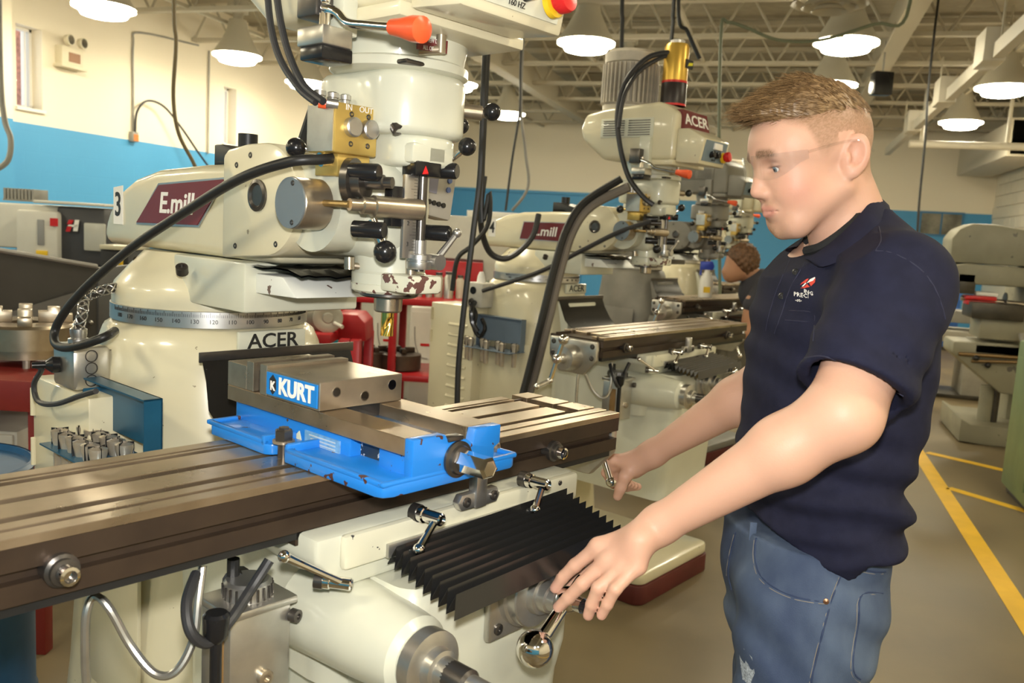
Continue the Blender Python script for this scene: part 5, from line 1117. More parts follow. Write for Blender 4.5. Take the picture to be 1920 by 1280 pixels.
def decal(name, f, polys, m, parent, lift=.0018):
    mb = MB()
    for poly in polys:
        c = (sum(p[0] for p in poly)/len(poly), sum(p[1] for p in poly)/len(poly)); n = len(poly)
        mb.add([on(f, *p, lift) for p in poly]+[on(f, *c, lift)]+[on(f, *p, lift-.0012) for p in poly], [(k, (k+1) % n, n) for k in range(n)]+[(k, n+1+k, n+1+(k+1) % n, (k+1) % n) for k in range(n)])
    return mb.obj(name, m, parent, smooth=False)
SEAM = mat('navy_seam', (.02, .021, .045), .8)
for nm, px in (('armhole_seam', ((1642, 470), (1675, 475), (1720, 500), (1750, 535), (1768, 580), (1776, 620))), ('shoulder_seam', ((1648, 425), (1652, 450), (1642, 470))), ('placket_edge', ((1510, 492), (1482, 540), (1465, 590), (1452, 625))), ('placket_edge', ((1482, 486), (1458, 540), (1442, 590), (1436, 620))),
    ('pocket_edge', ((1478, 582), (1524, 586), (1527, 610), (1525, 640))), ('pocket_hem', ((1472, 600), (1525, 604))), ('sleeve_hem', ((1508, 672), (1545, 668), (1600, 690), (1650, 718), (1694, 742)))):
    stitch(nm, f_shirt, px, .0011, SEAM, sh, lift=.0004)
for u, v in ((1492, 510), (1466, 555)):
    p = on(f_shirt, u, v, .002); MB().lathe([(.0058, 0), (.0058, .002), (.004, .0025), (0, .0018)], p, Vector((-.45, -.85, .2)), seg=16).obj('button', BLACK, sh)
LOGOR = mat('logo_red', (.62, .05, .03), .6)
decal('logo_emblem', f_shirt, [((1496, 540), (1503, 530), (1512, 523), (1522, 520), (1529, 521), (1528, 529), (1520, 537), (1508, 540))], LOGOR, sh)
decal('logo_highlight', f_shirt, [((1512, 531), (1519, 523), (1528, 519), (1529, 524), (1519, 528)), ((1503, 537), (1510, 530), (1512, 531), (1506, 537))], WHITE, sh, .0026)
def decal_text(s, u0, v0, size, slope, m):
    c = bpy.data.curves.new('t', 'FONT'); c.body = s; c.size = size; c.offset = size*.02; c.align_x = 'LEFT'; c.align_y = 'CENTER'; c.resolution_u = 1; t = bpy.data.objects.new('t', c); COL.objects.link(t)
    me = bpy.data.meshes.new_from_object(t.evaluated_get(bpy.context.evaluated_depsgraph_get())); bpy.data.objects.remove(t)
    vs = [on(f_shirt, u0+v.co.x, v0-v.co.y+slope*v.co.x, .0022) for v in me.vertices]; fs = [tuple(p.vertices) for p in me.polygons]
    return MB().add(vs, fs).obj('logo_lettering', m, sh, smooth=False)
decal_text('PRECI', 1488, 551, 11, .16, WHITE); decal_text('ING', 1507, 545, 10, .35, WHITE); decal_text('-st-', 1491, 562, 9, .1, WHITE)
# jeans seams, pockets, rivet
THREAD = mat('jeans_stitching', (.22, .20, .17), .8); DARKD = mat('dark_denim_seam', (.028, .045, .10), .8)
for nm, px in (('pocket_edge', ((1418, 1008), (1416, 1040), (1424, 1075), (1450, 1100), (1490, 1118), (1530, 1126), (1552, 1128))), ('side_seam', ((1577, 1078), (1560, 1122), (1548, 1165), (1535, 1215), (1524, 1262), (1520, 1290))), ('back_pocket_edge', ((1703, 1105), (1680, 1114), (1618, 1113), (1610, 1165), (1600, 1230), (1602, 1262), (1620, 1278))), ('fly_seam', ((1380, 998), (1370, 1040), (1366, 1075), (1372, 1105))), ('waistband_edge', ((1612, 1066), (1650, 1072), (1702, 1066)))):
    stitch(nm, f_jeans, px, .0016, DARKD, jo_, 5, .0006); stitch('thread_line', f_jeans, [(u-4, v+4) for u, v in px], .0007, THREAD, jo_, 5, .0010)
p = on(f_jeans, 1549, 1127, .002); MB().lathe([(.0045, 0), (.0045, .0015), (0, .0025)], p, Vector((-.3, -.9, .1)), seg=14).obj('rivet', mat('copper_rivet', (.35, .18, .1), .35, .9), jo_)
decal('worn_rip', f_jeans, [((1386, 1225), (1394, 1215), (1410, 1232), (1415, 1262), (1404, 1290), (1392, 1275))], mat('frayed_white_threads', (.42, .47, .52), .9, var=.5, vscale=300), jo_)
MB().box(on(f_jeans, 1411, 1000, .001)-Vector((.006, .002, .012)), on(f_jeans, 1411, 1000, .001)+Vector((.006, .003, .02)), .001).obj('belt_loop', DENIM, jo_)
# ------------------------------------------------------------------ further machines, people and furniture
def recolour(root, table):
    for o in root.children_recursive:
        if o.type == 'MESH' and o.material_slots and o.material_slots[0].material in table:
            o.material_slots[0].link = 'OBJECT'; o.material_slots[0].material = table[o.data.materials[0]]
GREY2 = mat('grey_green_machine_paint', (.22, .21, .18), .45, var=.2, vscale=5)
SKIPM = ('name_plate', 'number', 'number_label', 'maker_plate', 'top_sign', 'top_sign_lettering', 'warning_plate', 'warning_lettering', 'electrical_cabinet', 'panel_lettering', 'degree_ticks')
def far_mill(k, label, grey):
    m = copy_tree(mill4); m.location = MO+Matrix.Rotation(MA, 3, 'Z') @ Vector((2.245*k, .93*k, 0)); m.rotation_euler.z = MA
    tag(m, label, 'milling machine'); 
    if 'group' in m: del m['group']
    for o in list(m.children):
        if o.name.split('.')[0] in SKIPM:
            for c in list(o.children_recursive): bpy.data.objects.remove(c)
            bpy.data.objects.remove(o)
    for o in list(m.children_recursive):
        if o.name.split('.')[0] in ('cooling_fin', 'degree_number', 'top_sign', 'top_sign_lettering', 'maker_lettering', 'panel_lettering'): bpy.data.objects.remove(o)
    if grey: recolour(m, {CREAM: GREY2, CREAM2: GREY2, CHIPPED: GREY2})
    return m
mill5 = far_mill(2, 'grey milling machine behind mill number 4, spray bottle on its table', True)
mill6 = far_mill(3.05, 'pale milling machine farthest back, beside the bending worker', False)
M5W = mill5.matrix_basis.copy()
# red tag plate on the grey column
# spray bottle on the grey mill's table
sb = tag(empty('spray_bottle', M5W @ Vector((-.62, .10, 1.131)), YAW), 'white spray bottle with blue trigger on the grey mill table', 'bottle')
MB().lathe([(.045, 0), (.047, .01), (.047, .11), (.04, .14), (.022, .165), (.018, .19), (0, .19)], seg=24).obj('bottle_body', mat('white_plastic', (.75, .74, .68), .4), sb)
BLUEP = mat('blue_plastic', (.03, .06, .42), .35)
MB().prism([(-.05, .19), (.035, .19), (.045, .215), (.03, .25), (-.05, .245)], 'y', -.017, .017, .004).box((-.05, -.006, .15), (-.038, .006, .20), .002).obj('trigger_head', BLUEP, sb)
MB().box((-.025, -.0485, .035), (.02, -.044, .075)).obj('yellow_label', mat('label_yellow', (.75, .5, .03), .5), sb, smooth=False)
# blue-lidded tub and rag on the far mill
# worker bending over the far machine
wk = tag(empty('person', RZ17 @ Vector((1.6, 5.75, 0)), YAW), 'curly haired worker in dark shirt bending over a machine in the background', 'person'); WO = (1.6, 5.75, 0)
wa = lambda u, v, d=6.2: np.array(at(u, v, d-.45), F32)
hd = wa(1388, 494); shd = wa(1425, 530); hipw = wa(1520, 560); hipw[2] = .98
def f_wshirt(P):
    t = rc(P, shd+np.array((.02, 0, -.06), F32), hipw, .155, .165); t = smin(t, rc(P, shd+np.array((0, -.17, -.03), F32), wa(1412, 572, 6.0), .085, .065), .06); return smin(t, rc(P, shd+np.array((0, .17, -.03), F32), wa(1412, 572, 6.4), .085, .065), .06)
def f_wbody(P):
    t = el(P, hd+np.array((-.005, 0, .0), F32), (.095, .075, .115)); t = smin(t, el(P, hd+np.array((-.06, 0, -.07), F32), (.05, .05, .06)), .04); t = smin(t, rc(P, hd+np.array((-.10, 0, -.045), F32), hd+np.array((-.105, 0, -.06), F32), .012, .013), .015); t = smin(t, rc(P, hd, shd, .055, .065), .03)
    for y, d in ((-.17, 6.0), (.17, 6.4)): t = smin(t, rc(P, wa(1412, 565, d), wa(1400, 622, d), .052, .045), .02); t = smin(t, rc(P, wa(1400, 622, d), wa(1345, 640, d), .045, .030), .02); t = smin(t, el(P, wa(1335, 642, d), (.06, .03, .025)), .02)
    return t
def f_wjeans(P):
    t = rc(P, hipw, hipw+np.array((.02, 0, -.10), F32), .165, .165)
    for s in (-.10, .10): t = smin(t, rc(P, hipw+np.array((.02, s, -.10), F32), np.array((hipw[0], 5.75+s, .5), F32), .10, .075), .03); t = smin(t, rc(P, np.array((hipw[0], 5.75+s, .5), F32), np.array((hipw[0]+.04, 5.75+s, .08), F32), .075, .06), .02)
    return np.maximum(t, .07-P[:, 2])
def f_whair(P): q = P-hd; return np.maximum(el(P, hd+np.array((.015, 0, .025), F32), (.110, .095, .115))+.012*np.sin(q[:, 0]*120)*np.sin(q[:, 1]*130)*np.sin(q[:, 2]*125), -(q[:, 2]*.75+q[:, 0]*.75+.035))
sdf_obj('body', [surfnet(f_wbody, *bounds([hd, shd, wa(1335, 642, 6.0), wa(1400, 622, 6.4), wa(1335, 660, 6.4)], .16), .012)], SKIN, wk, WO, lambda V: np.tile(np.array((.42, .22, .13)), (len(V), 1)))
sdf_obj('shirt', [surfnet(f_wshirt, *bounds([shd, hipw, wa(1412, 572, 5.9), wa(1412, 572, 6.5)], .24), .014)], mat('charcoal_shirt', (.035, .035, .045), .85), wk, WO)
sdf_obj('trousers', [surfnet(f_wjeans, (hipw[0]-.3, 5.45, .04), (hipw[0]+.3, 6.05, 1.25), .016)], DENIM, wk, WO)
sdf_obj('hair', [surfnet(f_whair, *bounds([hd], .15), .009)], mat('curly_brown_hair', (.13, .065, .03), .6, var=.4, vscale=60), wk, WO)
for s in (-.1, .1): MB().sph((hipw[0]-1.6+.0, s, .05), .06, 14, (2.0, .8, .8)).obj('shoe', mat('dark_work_shoe', (.03, .025, .02), .5), wk)
def cf(name, u, v, d, label, cat, rz=0.0, z=None, group=None):
    p = at(u, v, d); p.z = p.z if z is None else z
    return tag(empty(name, RZ17 @ p, YAW+rz), label, cat, group)
def ext(u0, v0, u1, v1, d): a = at(u0, v0, d); b = at(u1, v1, d); return a, b
# ---- CNC lathe at the left
cn = cf('cnc_lathe', 95, 470, 5.6, 'white and dark grey enclosed machining centre behind the hopper at left', 'machine', 0, 0.0)
o = Vector(at(95, 470, 5.6)); o.z = 0
def bx(par, u0, v0, u1, v1, d, dep, nm, m, org, bev=.01, z0=None):
    a, b = ext(u0, v0, u1, v1, d); a -= org; b -= org
    if z0 is not None: (b if b.z < a.z else a).z = z0
    return MB().box((a.x, a.y, a.z), (b.x, a.y+dep, b.z), bev).obj(nm, m, par)
CNW = mat('cnc_white', (.70, .68, .60), .4, var=.05); CND = mat('cnc_dark_grey', (.055, .055, .06), .4)
bx(cn, -60, 376, 112, 470, 5.6, 1.0, 'enclosure', CNW, o, .02); bx(cn, 28, 392, 108, 492, 5.5, .12, 'control_cabinet', CNW, o, .02)
bx(cn, 105, 386, 196, 500, 5.55, .5, 'sliding_door', CND, o, .02); bx(cn, 156, 417, 196, 472, 5.53, .03, 'door_window', mat('pale_window', (.50, .50, .44), .2), o, .01)
bx(cn, 60, 374, 196, 388, 5.5, .6, 'top_cover', CNW, o, .02); bx(cn, -60, 470, 196, 640, 5.6, .9, 'lower_body', CND, o, .01, 0.0)
bx(cn, 69, 411, 82, 460, 5.49, .02, 'door_grip', mat('grip_grey', (.30, .30, .29), .4), o, .004); bx(cn, 67, 469, 88, 479, 5.49, .02, 'warning_label', YELLOW, o, .002)
lg = bx(cn, 124, 412, 147, 437, 5.54, .012, 'logo_panel', CND, o, .001)
a = at(135, 424, 5.535)-o
for i, (x0, x1, z0, z1) in enumerate(((-.04, -.012, -.035, .0), (-.03, .0, .012, .04), (.008, .036, -.03, .042), (-.03, .03, -.004, .010))): MB().prism([(a.x+x0, a.z+z0), (a.x+x1, a.z+z0), (a.x+x1+.012, a.z+z1), (a.x+x0+.012, a.z+z1)], 'y', a.y-.004, a.y).obj('logo_mark', (RED, RED, WHITE, WHITE)[i], lg, smooth=False)
b_ = at(103, 418, 5.49)-o; MB().box((b_.x-.03, b_.y-.003, b_.z-.02), (b_.x+.02, b_.y, b_.z+.03)).obj('red_mark', RED, cn, smooth=False)
gm = cf('grey_crate', 34, 377, 5.9, 'grey mesh crate standing on top of the white machining centre', 'crate')
for i in range(9): MB().box((-.10+i*.024, 0, .0), (-.085+i*.024, .18, .085), .002).obj('slat', GREYM, gm)
MB().box((-.105, 0, 0), (.12, .18, .012)).obj('crate_base', GREYM, gm, smooth=False)
# ---- dark chip hopper
o = Vector(at(60, 560, 3.9)); o.z = 0; hp_ = cf('chip_hopper', 60, 560, 3.9, 'dark grey sheet metal chip hopper with pale rim at left', 'hopper', 0, 0.0)
HOPM = mat('hopper_dark_grey', (.05, .048, .045), .42, var=.2, vscale=3)
c0, c1, c2, c3 = [at(*p)-o for p in ((-60, 462, 3.6), (181, 502, 4.1), (181, 640, 4.1), (-60, 640, 3.6))]
n_ = Vector((.12, .02, 0)); rim = Vector((0, 0, .02))
MB().add([c0, c1, c2, c3, c0+Vector((0, .03, 0)), c1+Vector((0, .03, 0)), c2+Vector((0, .03, 0)), c3+Vector((0, .03, 0))], [(0, 1, 2, 3), (7, 6, 5, 4), (0, 4, 5, 1), (1, 5, 6, 2), (2, 6, 7, 3), (3, 7, 4, 0)]).obj('front_sheet', HOPM, hp_, smooth=False)
MB().tube([c0+rim*.3, c1+rim*.3], .012, 8, 1).obj('rim', mat('rim_grey', (.30, .29, .27), .4, .4), hp_)
MB().box((c1.x-.02, c1.y, 0), (c1.x+.01, c1.y+.7, c1.z), .004).obj('side_sheet', HOPM, hp_); MB().box((c0.x, c0.y+.05, 0), (c1.x, c1.y+.6, c2.z-.1)).obj('hopper_base', HOPM, hp_, smooth=False)
g0, g1 = at(0, 590, 3.7)-o, at(112, 590, 3.95)-o; MB().add([g0, g1, at(150, 545, 4.0)-o, at(112, 598, 3.9)-o, at(0, 608, 3.66)-o], [(0, 1, 2), (0, 2, 3, 4)]).obj('chute', mat('chute_grey', (.09, .085, .08), .4), hp_, smooth=False)
for u, v in ((172, 528), (172, 604), (60, 690)): p = at(u, v, 4.08)-o; MB().sph((p.x, p.y-.01, p.z), .012, 10).obj('rivet', GALV, hp_)
# wiring cabinet between hopper and mill
wc = cf('wiring_rack', 200, 560, 4.95, 'black rack of wires and tools between the hopper and the mill column', 'rack', 0, 0.0); o = Vector(at(200, 560, 4.95)); o.z = 0
bx(wc, 188, 462, 240, 640, 4.95, .3, 'rack_body', mat('rack_black', (.015, .015, .016), .5), o, .005, 0.0); bx(wc, 186, 458, 240, 470, 4.93, .3, 'top_shelf', CREAM, o, .004)
random.seed(3)
for i in range(16):
    u = 192+random.random()*34; v = 480+random.random()*140; p = at(u, v, 4.92)-o; m_ = random.choice((YELLOW, DARKST, GALV, BLACK)); MB().box((p.x-.012, p.y, p.z-.03*random.random()-.01), (p.x+.012, p.y+.02, p.z+.02), .003).obj('tool', m_, wc)
# ---- red table with chuck, brush, lower shelf
rt = cf('red_table', 30, 715, 2.9, 'dark red steel table at the left edge carrying a lathe chuck', 'table', 0, 0.0); o = Vector(at(30, 715, 2.9)); o.z = 0
tz = at(30, 712, 2.75).z; x1 = at(92, 700, 2.8).x-o.x
MB().box((-.9, -.16, tz-.045), (x1, .62, tz), .006).obj('table_top', REDP, rt); MB().box((-.9, -.17, tz-.10), (x1+.005, -.155, tz), .003).obj('apron', REDP, rt)
for x in (x1-.045, -.85):
    for y in (-.15, .56): MB().box((x, y, 0), (x+.05, y+.05, tz-.045), .003).obj('leg', REDP, rt)
MB().box((-.85, -.14, tz-.42), (x1-.05, .56, tz-.40), .003).obj('lower_shelf', REDP, rt)
ck = tag(empty('lathe_chuck', RZ17 @ (o+Vector((-.05, .15, tz))), YAW), 'heavy steel lathe chuck lying jaws up on the red table', 'chuck')
MB().lathe([(.13, .03), (.13, .06), (.165, .065), (.165, .14), (.155, .15), (.05, .15), (.05, .13), (0, .13)], seg=48).obj('chuck_body', mat('chuck_steel', (.40, .33, .24), .3, .9, var=.25), ck)
for k in range(4):
    a_ = k*PI/2+.5; MB().prism([(.04, .15), (.15, .15), (.15, .18), (.11, .18), (.11, .205), (.07, .205), (.07, .19), (.04, .19)], 'y', -.022, .022, .002, M=Matrix.Rotation(a_, 4, 'Z')).obj('jaw', STEEL, ck)
for k in range(6): a_ = k*PI/3; MB().cyl((.11*math.cos(a_), .11*math.sin(a_), .0), (.11*math.cos(a_), .11*math.sin(a_), .04), .012, seg=10).obj('stud', GALV, ck)
wp_ = tag(empty('wooden_paddle', RZ17 @ (o+Vector((-.07, -.10, tz))), YAW), 'yellow wooden brush handle lying on the red table edge', 'brush')
MB().prism([(-.12, -.012), (.03, -.018), (.055, -.012), (.06, .0), (.055, .012), (.03, .018), (-.12, .012)], 'z', 0, .016, .004).obj('handle', mat('yellow_wood', (.62, .36, .08), .5, var=.15), wp_); MB().cyl((.04, 0, .014), (.04, 0, .0175), .006, seg=12).obj('hang_hole', DARKST, wp_)
gb = tag(empty('drawer_box', RZ17 @ (o+Vector((-.22, .1, tz-.40))), YAW), 'grey two drawer box on the shelf under the red table', 'drawer box'); MB().box((-.28, -.15, 0), (.25, .3, .2), .005).obj('case', mat('drawer_grey', (.42, .40, .35), .5), gb)
for z in (.01, .105): MB().box((-.27, -.162, z), (.24, -.15, z+.085), .003).obj('drawer', mat('drawer_grey', (.42, .40, .35), .5), gb)
for i in range(6):
    s_ = tag(empty('tool_holder', RZ17 @ (o+Vector((-.38+.075*i+.04*(i > 3), -.02+.05*(i % 2), 0))), YAW), ('small dark tool holder under the red table, %s from the left' % ('first', 'second', 'third', 'fourth', 'fifth', 'sixth')[i]), 'tool holder', 'tool holders under the red table')
    hz_ = at(30, 862, 2.9).z-.08; MB().lathe([(.025, 0), (.025, hz_), (.03, hz_+.01), (.03, hz_+.035), (.016, hz_+.045), (.016, hz_+.085), (.01, hz_+.095), (0, hz_+.095)], seg=16).obj('holder', mat('rusty_steel', (.10, .07, .05), .5, .6, var=.3), s_)
# blue drum below the table end
dr = cf('blue_drum', -125, 880, 1.95, 'blue steel drum with rolled rim at the lower left edge', 'drum', 0, 0.0); DRB = mat('drum_blue', (.02, .09, .20), .4, var=.2); zt = at(20, 880, 1.95).z
MB().lathe([(.20, 0), (.205, .01), (.205, .3), (.21, .31), (.205, .32), (.205, .6), (.21, .61), (.205, .62), (.205, zt-.01), (.21, zt), (.2, zt+.004), (.198, zt-.012), (0, zt-.012)], seg=40).obj('drum_shell', DRB, dr); MB().lathe([(.207, zt-.012), (.213, zt-.004), (.207, zt+.004)], seg=40, caps=False).obj('rim', mat('drum_rim', (.10, .14, .2), .35, .5), dr)
# ---- red carts and gear seen between the two mills
rt2 = cf('red_cart', 760, 560, 5.4, 'bright red tool cart with shelves seen below the mill spindle', 'cart', 0, 0.0); o = Vector(at(760, 560, 5.4)); o.z = 0
z1 = at(760, 553, 5.4).z; z2 = at(760, 690, 5.4).z; xa = at(652, 560, 5.4).x-o.x; xb = at(900, 560, 5.4).x-o.x
RC = mat('cart_red', (.42, .015, .02), .35, var=.1)
MB().box((xa, -.25, z1-.04), (xb, .25, z1), .006).obj('top_tray', RC, rt2); MB().box((xa, -.25, z2-.04), (xb, .25, z2), .006).obj('lower_tray', RC, rt2); MB().box((xa, .22, z1), (xb, .25, z1+.22), .006).obj('back_panel', RC, rt2)
for x in (xa, at(742, 560, 5.4).x-o.x, xb-.045):
    for y in (-.25, .205): MB().box((x, y, .06), (x+.045, y+.045, z1-.02), .004).obj('post', RC, rt2)
for x in (xa+.02, xb-.03):
    for y in (-.23, .22): MB().cyl((x-.015, y, .035), (x+.015, y, .035), .035, seg=16).obj('caster', BLACK, rt2)
def put(name, par, x, y, z, label, cat, group=None): return tag(empty(name, RZ17 @ (o+Vector((x, y, z))), YAW), label, cat, group)
for i, (u, w, h, m_) in enumerate(((806, .022, .13, GALV), (822, .028, .15, mat('jar_cream', (.55, .5, .4), .4)), (842, .03, .16, GALV), (862, .026, .14, mat('jar_cream', (.55, .5, .4), .4)), (788, .02, .10, BRUSH))):
    t = put('container', rt2, at(u, 545, 5.4).x-o.x, -.05+.05*(i % 2), z1, 'small metal container on the red cart, %s from the left' % ('second', 'third', 'fourth', 'rightmost', 'leftmost')[i], 'container', 'containers on the red cart')
    MB().lathe([(w, 0), (w, h*.8), (w*.7, h*.88), (w*.7, h), (0, h)], seg=18).obj('can', m_, t); MB().lathe([(w*.75, h*.92), (w*.75, h+.004), (0, h+.004)], seg=18).obj('lid', DARKST, t)
for i, (u, dd) in enumerate(((702, 'left'), (752, 'right'))):
    t = put('rusty_chuck', rt2, at(u, 680, 5.4).x-o.x, -.05, z2, 'dark rusty chuck on the lower tray of the red cart, %s one' % dd, 'chuck', 'chucks on the red cart'); RU = mat('rusty_steel', (.10, .07, .05), .5, .6, var=.3)
    MB().lathe([(.10, 0), (.10+.03*i, .01), (.10+.03*i, .10), (.09, .11), (.03, .11), (0, .10)], seg=28).obj('chuck_body', RU, t)
    for k in range(4): MB().box((.03, -.015, .11), (.09, .015, .14), .003, M=Matrix.Rotation(k*PI/2+.4, 4, 'Z')).obj('jaw', RU, t)
for i, (u0, v0, u1, v1, d, lb) in enumerate(((700, 570, 742, 640, 6.4, 'left'), (768, 575, 812, 668, 6.2, 'right'), (598, 640, 650, 700, 5.6, 'lower left'))):
    t = cf('white_cabinet', (u0+u1)/2, v1, d, 'white storage cabinet with curved print behind the red cart, %s one' % lb, 'cabinet', 0, 0.0, 'white cabinets behind the red cart'); a, b = ext(u0, v0, u1, v1, d); w = (b.x-a.x)/2; h = a.z
    MB().box((-w, 0, .02), (w, .5, h), .01).obj('case', CNW, t); MB().box((-w+.01, -.015, .05), (w-.01, 0, h-.03), .006).obj('door', CNW, t); MB().tube([(-w*.6, -.018, h*.85), (-w*.5, -.018, h*.72), (-w*.1, -.018, h*.62), (w*.5, -.018, h*.6)], .004, 6, 5).obj('curved_print', GREYM, t); MB().box((-w*.1, -.018, h*.70), (w*.6, -.0155, h*.72)).obj('print_line', RED, t, smooth=False)
# second red stand with the dividing head
st = cf('red_stand', 620, 625, 4.6, 'low red stand carrying a dividing head left of the spindle', 'stand', 0, 0.0); o = Vector(at(620, 625, 4.6)); o.z = 0; z1 = at(620, 618, 4.6).z; xa = at(540, 620, 4.6).x-o.x; xb = at(688, 620, 4.6).x-o.x
MB().box((xa, -.2, z1-.05), (xb-.15, .25, z1), .006).obj('top', RC, st); MB().prism([(xb-.17, z1-.05), (xb-.17, z1+.09), (xb-.05, z1+.09), (xb-.01, z1+.05), (xb, z1-.05)], 'y', -.02, .25, .006).obj('end_panel', RC, st)
for x in (xa, at(650, 620, 4.6).x-o.x, xb-.05):
    for y in (-.2, .2): MB().box((x, y, 0), (x+.05, y+.05, z1-.02), .004).obj('leg', RC, st)
dh = tag(empty('dividing_head', RZ17 @ (o+Vector((-.05, 0, z1))), YAW), 'grey dividing head with a pale handwheel on the red stand', 'dividing head'); DG = mat('dividing_head_grey', (.30, .28, .23), .4, .4, var=.2)
MB().box((-.20, -.08, 0), (.03, .12, .10), .012).cyl((-.16, .02, .10), (-.02, .02, .10), .05, seg=24).obj('body', DG, dh); MB().lathe([(.07, 0), (.078, .008), (.078, .022), (.06, .026), (.03, .018), (.025, .03), (0, .03)], (.05, -.09, .075), (.35, -1, .0), seg=32).obj('handwheel', mat('pale_handwheel', (.55, .53, .47), .35, .3), dh)
MB().cyl((.03, -.05, .075), (.05, -.09, .075), .02, seg=14).cyl((.09, -.105, .05), (.14, -.14, .035), .010, seg=12).obj('crank_pin', CNW, dh); MB().box((-.22, -.06, .10), (-.05, .10, .135), .006).cyl((-.12, .0, .135), (-.12, .0, .21), .03, .02, seg=18).sph((-.12, 0, .23), .014, 12).obj('centre_unit', DG, dh)
te = cf('teal_panel', 615, 600, 5.2, 'teal sheet metal cabinet door standing behind the mill head', 'panel', 0, 0.0); a, b = ext(586, 482, 645, 610, 5.2); TE = mat('teal_paint', (.03, .33, .42), .45)
MB().box((a.x-at(615, 600, 5.2).x, 0, .0), (b.x-at(615, 600, 5.2).x, .35, a.z), .006).obj('panel_sheet', TE, te); p = at(615, 600, 5.2); MB().tube([(a.x-p.x+.03, -.006, a.z-.25), (b.x-p.x-.02, -.006, a.z-.03)], .005, 6, 1).obj('brace', mat('teal_light', (.08, .42, .50), .4), te); MB().box((b.x-p.x-.03, -.02, 0), (b.x-p.x, .0, a.z-.02), .004).obj('frame_edge', CREAM, te)
mp = cf('maroon_cabinet', 860, 520, 7.2, 'dark maroon cabinet behind the looping cables at mill number 4', 'cabinet', 0, 0.0); a, b = ext(826, 484, 902, 540, 7.2); p = at(860, 520, 7.2)
MB().box((a.x-p.x, 0, .0), (b.x-p.x, .4, a.z), .01).obj('case', mat('maroon_cabinet_paint', (.11, .012, .016), .5), mp); MB().box((a.x-p.x-.9, .2, 0), (b.x-p.x+.7, .6, a.z+.36), .01).obj('white_backboard', CNW, mp); MB().box((a.x-p.x-.3, -.1, a.z-.22), (b.x-p.x+.35, 0, a.z-.16), .01).obj('green_tray', mat('tray_green', (.30, .36, .30), .5), mp)
sh2 = cf('white_partition', 900, 420, 8.5, 'low white partition behind mill number 4', 'partition', 0, 0.0); p = at(900, 420, 8.5); a, b = ext(876, 396, 1015, 600, 8.5); MB().box((a.x-p.x, 0, 0), (b.x-p.x, .12, a.z), .01).obj('panel', CNW, sh2); MB().box((a.x-p.x, -.02, a.z-.04), (b.x-p.x, .14, a.z+.01), .005).obj('cap', WHT, sh2)
# ---- horizontal milling machine at the right
hm = tag(empty('horizontal_mill', (1.75, 7.9, 0)), 'old grey horizontal milling machine with rounded top arm at right', 'milling machine'); HG = mat('old_grey_green_paint', (.27, .255, .185), .45, var=.15, vscale=4, spots=(9, .68, (.12, .11, .09))); HD = mat('grimy_iron', (.08, .07, .055), .4, .5, var=.3)
def hb(u0, v0, u1, v1, dep, nm, m, y=0.0, bev=.015, par=hm):
    q = [RZ17 @ (Vector((0, 0, CAMH))+(at(u, v, 1)-Vector((0, 0, CAMH)))) for u, v in ((u0, v0), (u1, v1))]
    r_ = []
    for w in q: d = w-Vector((0, 0, CAMH)); t = (7.9+y)/d.y; r_.append(Vector((0, 0, CAMH))+d*t-Vector((1.75, 7.9, 0)))
    return MB().box((r_[0].x, y, r_[0].z), (r_[1].x, y+dep, max(r_[1].z, .002)), bev).obj(nm, m, par)
MB().prism([(-.42, 1.46), (-.43, 1.66), (-.38, 1.74), (-.28, 1.79), (-.12, 1.79), (.30, 1.73), (.75, 1.70), (.75, 1.46)], 'y', .1, .55, .02).obj('overarm', HG, hm); MB().prism([(-.46, 1.29), (-.44, 1.40), (-.38, 1.445), (-.30, 1.46), (.75, 1.44), (.75, 1.30)], 'y', .0, .5, .02).obj('arm_support', HG, hm)
hb(1796, 510, 1828, 552, .18, 'arbor_bracket', HD); MB().cyl((-.30, .15, 1.17), (.5, .15, 1.14), .022, seg=16).obj('arbor', STEEL, hm); MB().lathe([(.02, -.006), (.085, -.004), (.085, .004), (.02, .006)], (.03, .15, 1.155), (1, 0, -.04), seg=32).obj('slitting_saw', DARKST, hm); MB().cyl((.2, .15, 1.145), (.3, .15, 1.143), .06, seg=20).obj('arbor_bearing', HD, hm)
MB().box((.18, .3, .0), (.85, .9, 1.75), .04).obj('column', HG, hm); hb(1824, 566, 1920, 604, .4, 'table', HD, -.1, .01); hb(1840, 590, 1925, 642, .4, 'saddle', HG, -.05); hb(1828, 640, 1925, 672, .45, 'knee_top', HG, -.05)
MB().prism([(-.35, .82), (.6, .84), (.6, .45), (.05, .42), (-.35, .72)], 'y', -.05, .4, .02).obj('knee', HG, hm); MB().cyl((-.02, .1, .1), (-.02, .1, .46), .055, seg=18).obj('elevating_screw', HG, hm); MB().cyl((.045, .1, .1), (.045, .1, .5), .035, seg=14).obj('support_rod', HD, hm)
MB().prism([(-.24, .01), (-.05, -.0), (.75, -.0), (.75, .16), (-.16, .16), (-.24, .2)], 'y', -.15, .75, .012).obj('base_tray', HG, hm)
MB().cyl((-.3, -.06, .72), (.35, -.1, .74), .016, seg=12).cyl((-.2, -.06, .67), (.15, -.1, .70), .014, seg=12).obj('control_rods', mat('bronze_rod', (.22, .14, .06), .4, .7), hm)
for x, z in ((-.17, .70), (-.08, .65)): MB().sph((x, -.08, z), .025, 14).obj('ball_knob', BLACK, hm)
MB().tube([(.12, -.12, .93), (.14, -.16, .86), (.22, -.18, .82), (.35, -.18, .80)], .022, 10, 5).obj('coolant_hose', GREYM, hm)
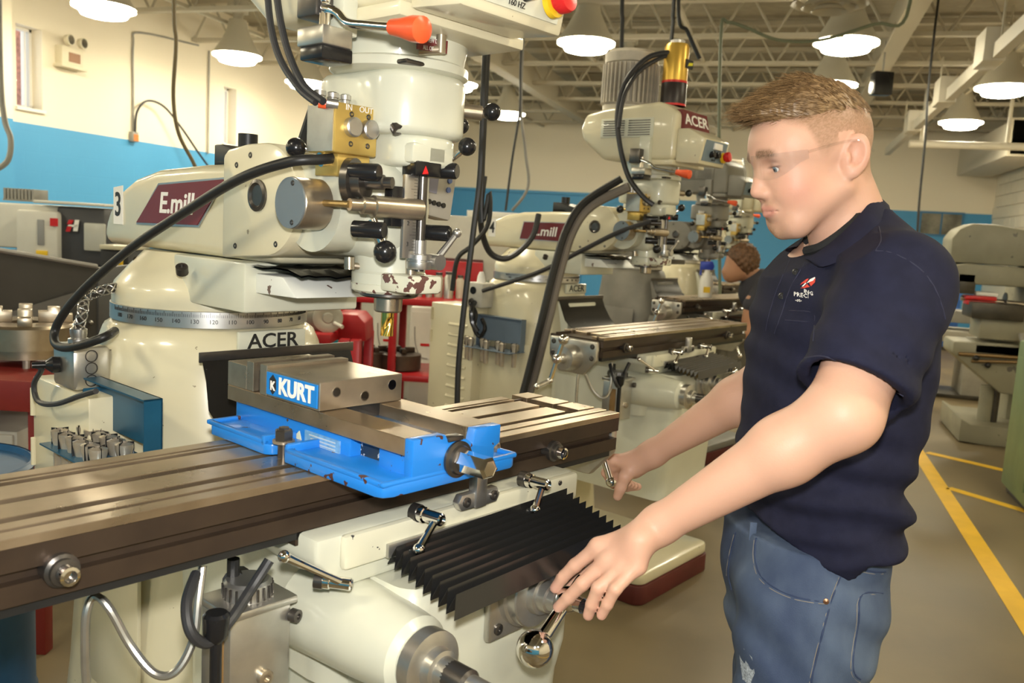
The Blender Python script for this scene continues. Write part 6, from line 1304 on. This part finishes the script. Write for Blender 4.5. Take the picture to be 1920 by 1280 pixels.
rb = tag(empty('red_box', (1.60, 7.95, 1.125)), 'red box with white lid on the table of the grey horizontal mill', 'box'); MB().box((-.12, 0, 0), (.10, .15, .035), .005).box((-.13, -.01, .042), (.10, .15, .075), .005).obj('red_tray', RED, rb); MB().box((-.06, .0, .078), (.11, .14, .11), .008).obj('white_lid', WHITE, rb)
# grey lathe bed behind it
lb = tag(empty('bench_lathe', (1.85, 10.2, 0)), 'long pale grey lathe behind the horizontal mill', 'lathe'); LGm = mat('lathe_grey', (.40, .38, .32), .5, var=.1)
MB().box((-.6, 0, .0), (-.25, .55, .62), .02).box((.1, 0, 0), (.9, .55, .62), .02).obj('pedestal', LGm, lb); MB().box((-.75, -.03, .60), (1.0, .58, .72), .015).obj('chip_tray', LGm, lb); MB().box((-.6, .1, .80), (1.0, .45, .93), .01).obj('bed', GREYM, lb); MB().box((-.65, .05, .72), (-.2, .5, 1.35), .03).obj('headstock', LGm, lb); MB().box((-.70, -.06, .0), (1.0, .6, .04), .005).obj('foot', HD, lb)
MB().cyl((-.2, .27, 1.12), (-.1, .27, 1.12), .11, seg=24).obj('chuck', STEEL, lb); MB().box((.1, -.02, .93), (.4, .5, 1.08), .01).obj('carriage', LGm, lb)
# colourful clutter: orange vise and blue bins by the far wall
for nm, x, y, z0, w, h, m_, lbx, ct in (('orange_tool_chest', 1.9, 14.5, .0, .45, 1.15, mat('orange_chest', (.65, .16, .03), .5), 'orange tool chest in the far distance behind the horizontal mill', 'chest'), ('blue_bin', 2.5, 15.2, 0, .5, 1.05, mat('bin_blue', (.03, .12, .42), .5), 'blue storage bin by the far wall at right', 'bin'), ('yellow_cabinet', 1.25, 13.5, 0, .35, 1.2, mat('cabinet_yellow', (.55, .40, .06), .5), 'yellow safety cabinet beyond the man at right', 'cabinet')):
    t = tag(empty(nm, (x, y, z0)), lbx, ct); MB().box((-w/2, 0, .06), (w/2, .4, h), .012).obj('case', m_, t)
    for i in range(3): MB().box((-w/2+.02, -.012, .10+i*(h-.12)/3), (w/2-.02, 0, .08+(i+1)*(h-.12)/3), .005).obj('drawer', m_, t)
    MB().box((-w/2+.01, .02, 0), (w/2-.01, .38, .06)).obj('plinth', DARKST, t, smooth=False)
# green cabinet at the right edge
gc = tag(empty('green_cabinet', (1.52, 5.74, 0)), 'sage green machine cabinet at the right edge beside the floor line', 'cabinet'); GC = mat('sage_green', (.20, .27, .12), .45, var=.08)
MB().box((0, 0, .04), (.7, .6, 1.0), .015).obj('body', GC, gc); MB().box((.03, .03, 0), (.67, .57, .04)).obj('plinth', DARKST, gc, smooth=False); MB().box((-.008, .05, .12), (0, .55, .9), .004).obj('door', GC, gc); MB().box((-.02, .06, .5), (-.006, .09, .62), .003).obj('handle', DARKST, gc)
# grey box and black junction box on the busway
jb = cf('black_speaker', 1658, 155, 9.5, 'small black box hung beside the busway', 'box'); MB().box((-.10, 0, -.12), (.10, .15, .12), .01).obj('housing', BLACK, jb); MB().cyl((0, .07, .12), (0, .07, max(.2, ZJ+.02-jb.location.z)), .01, seg=8).obj('hanger', GREYM, jb)
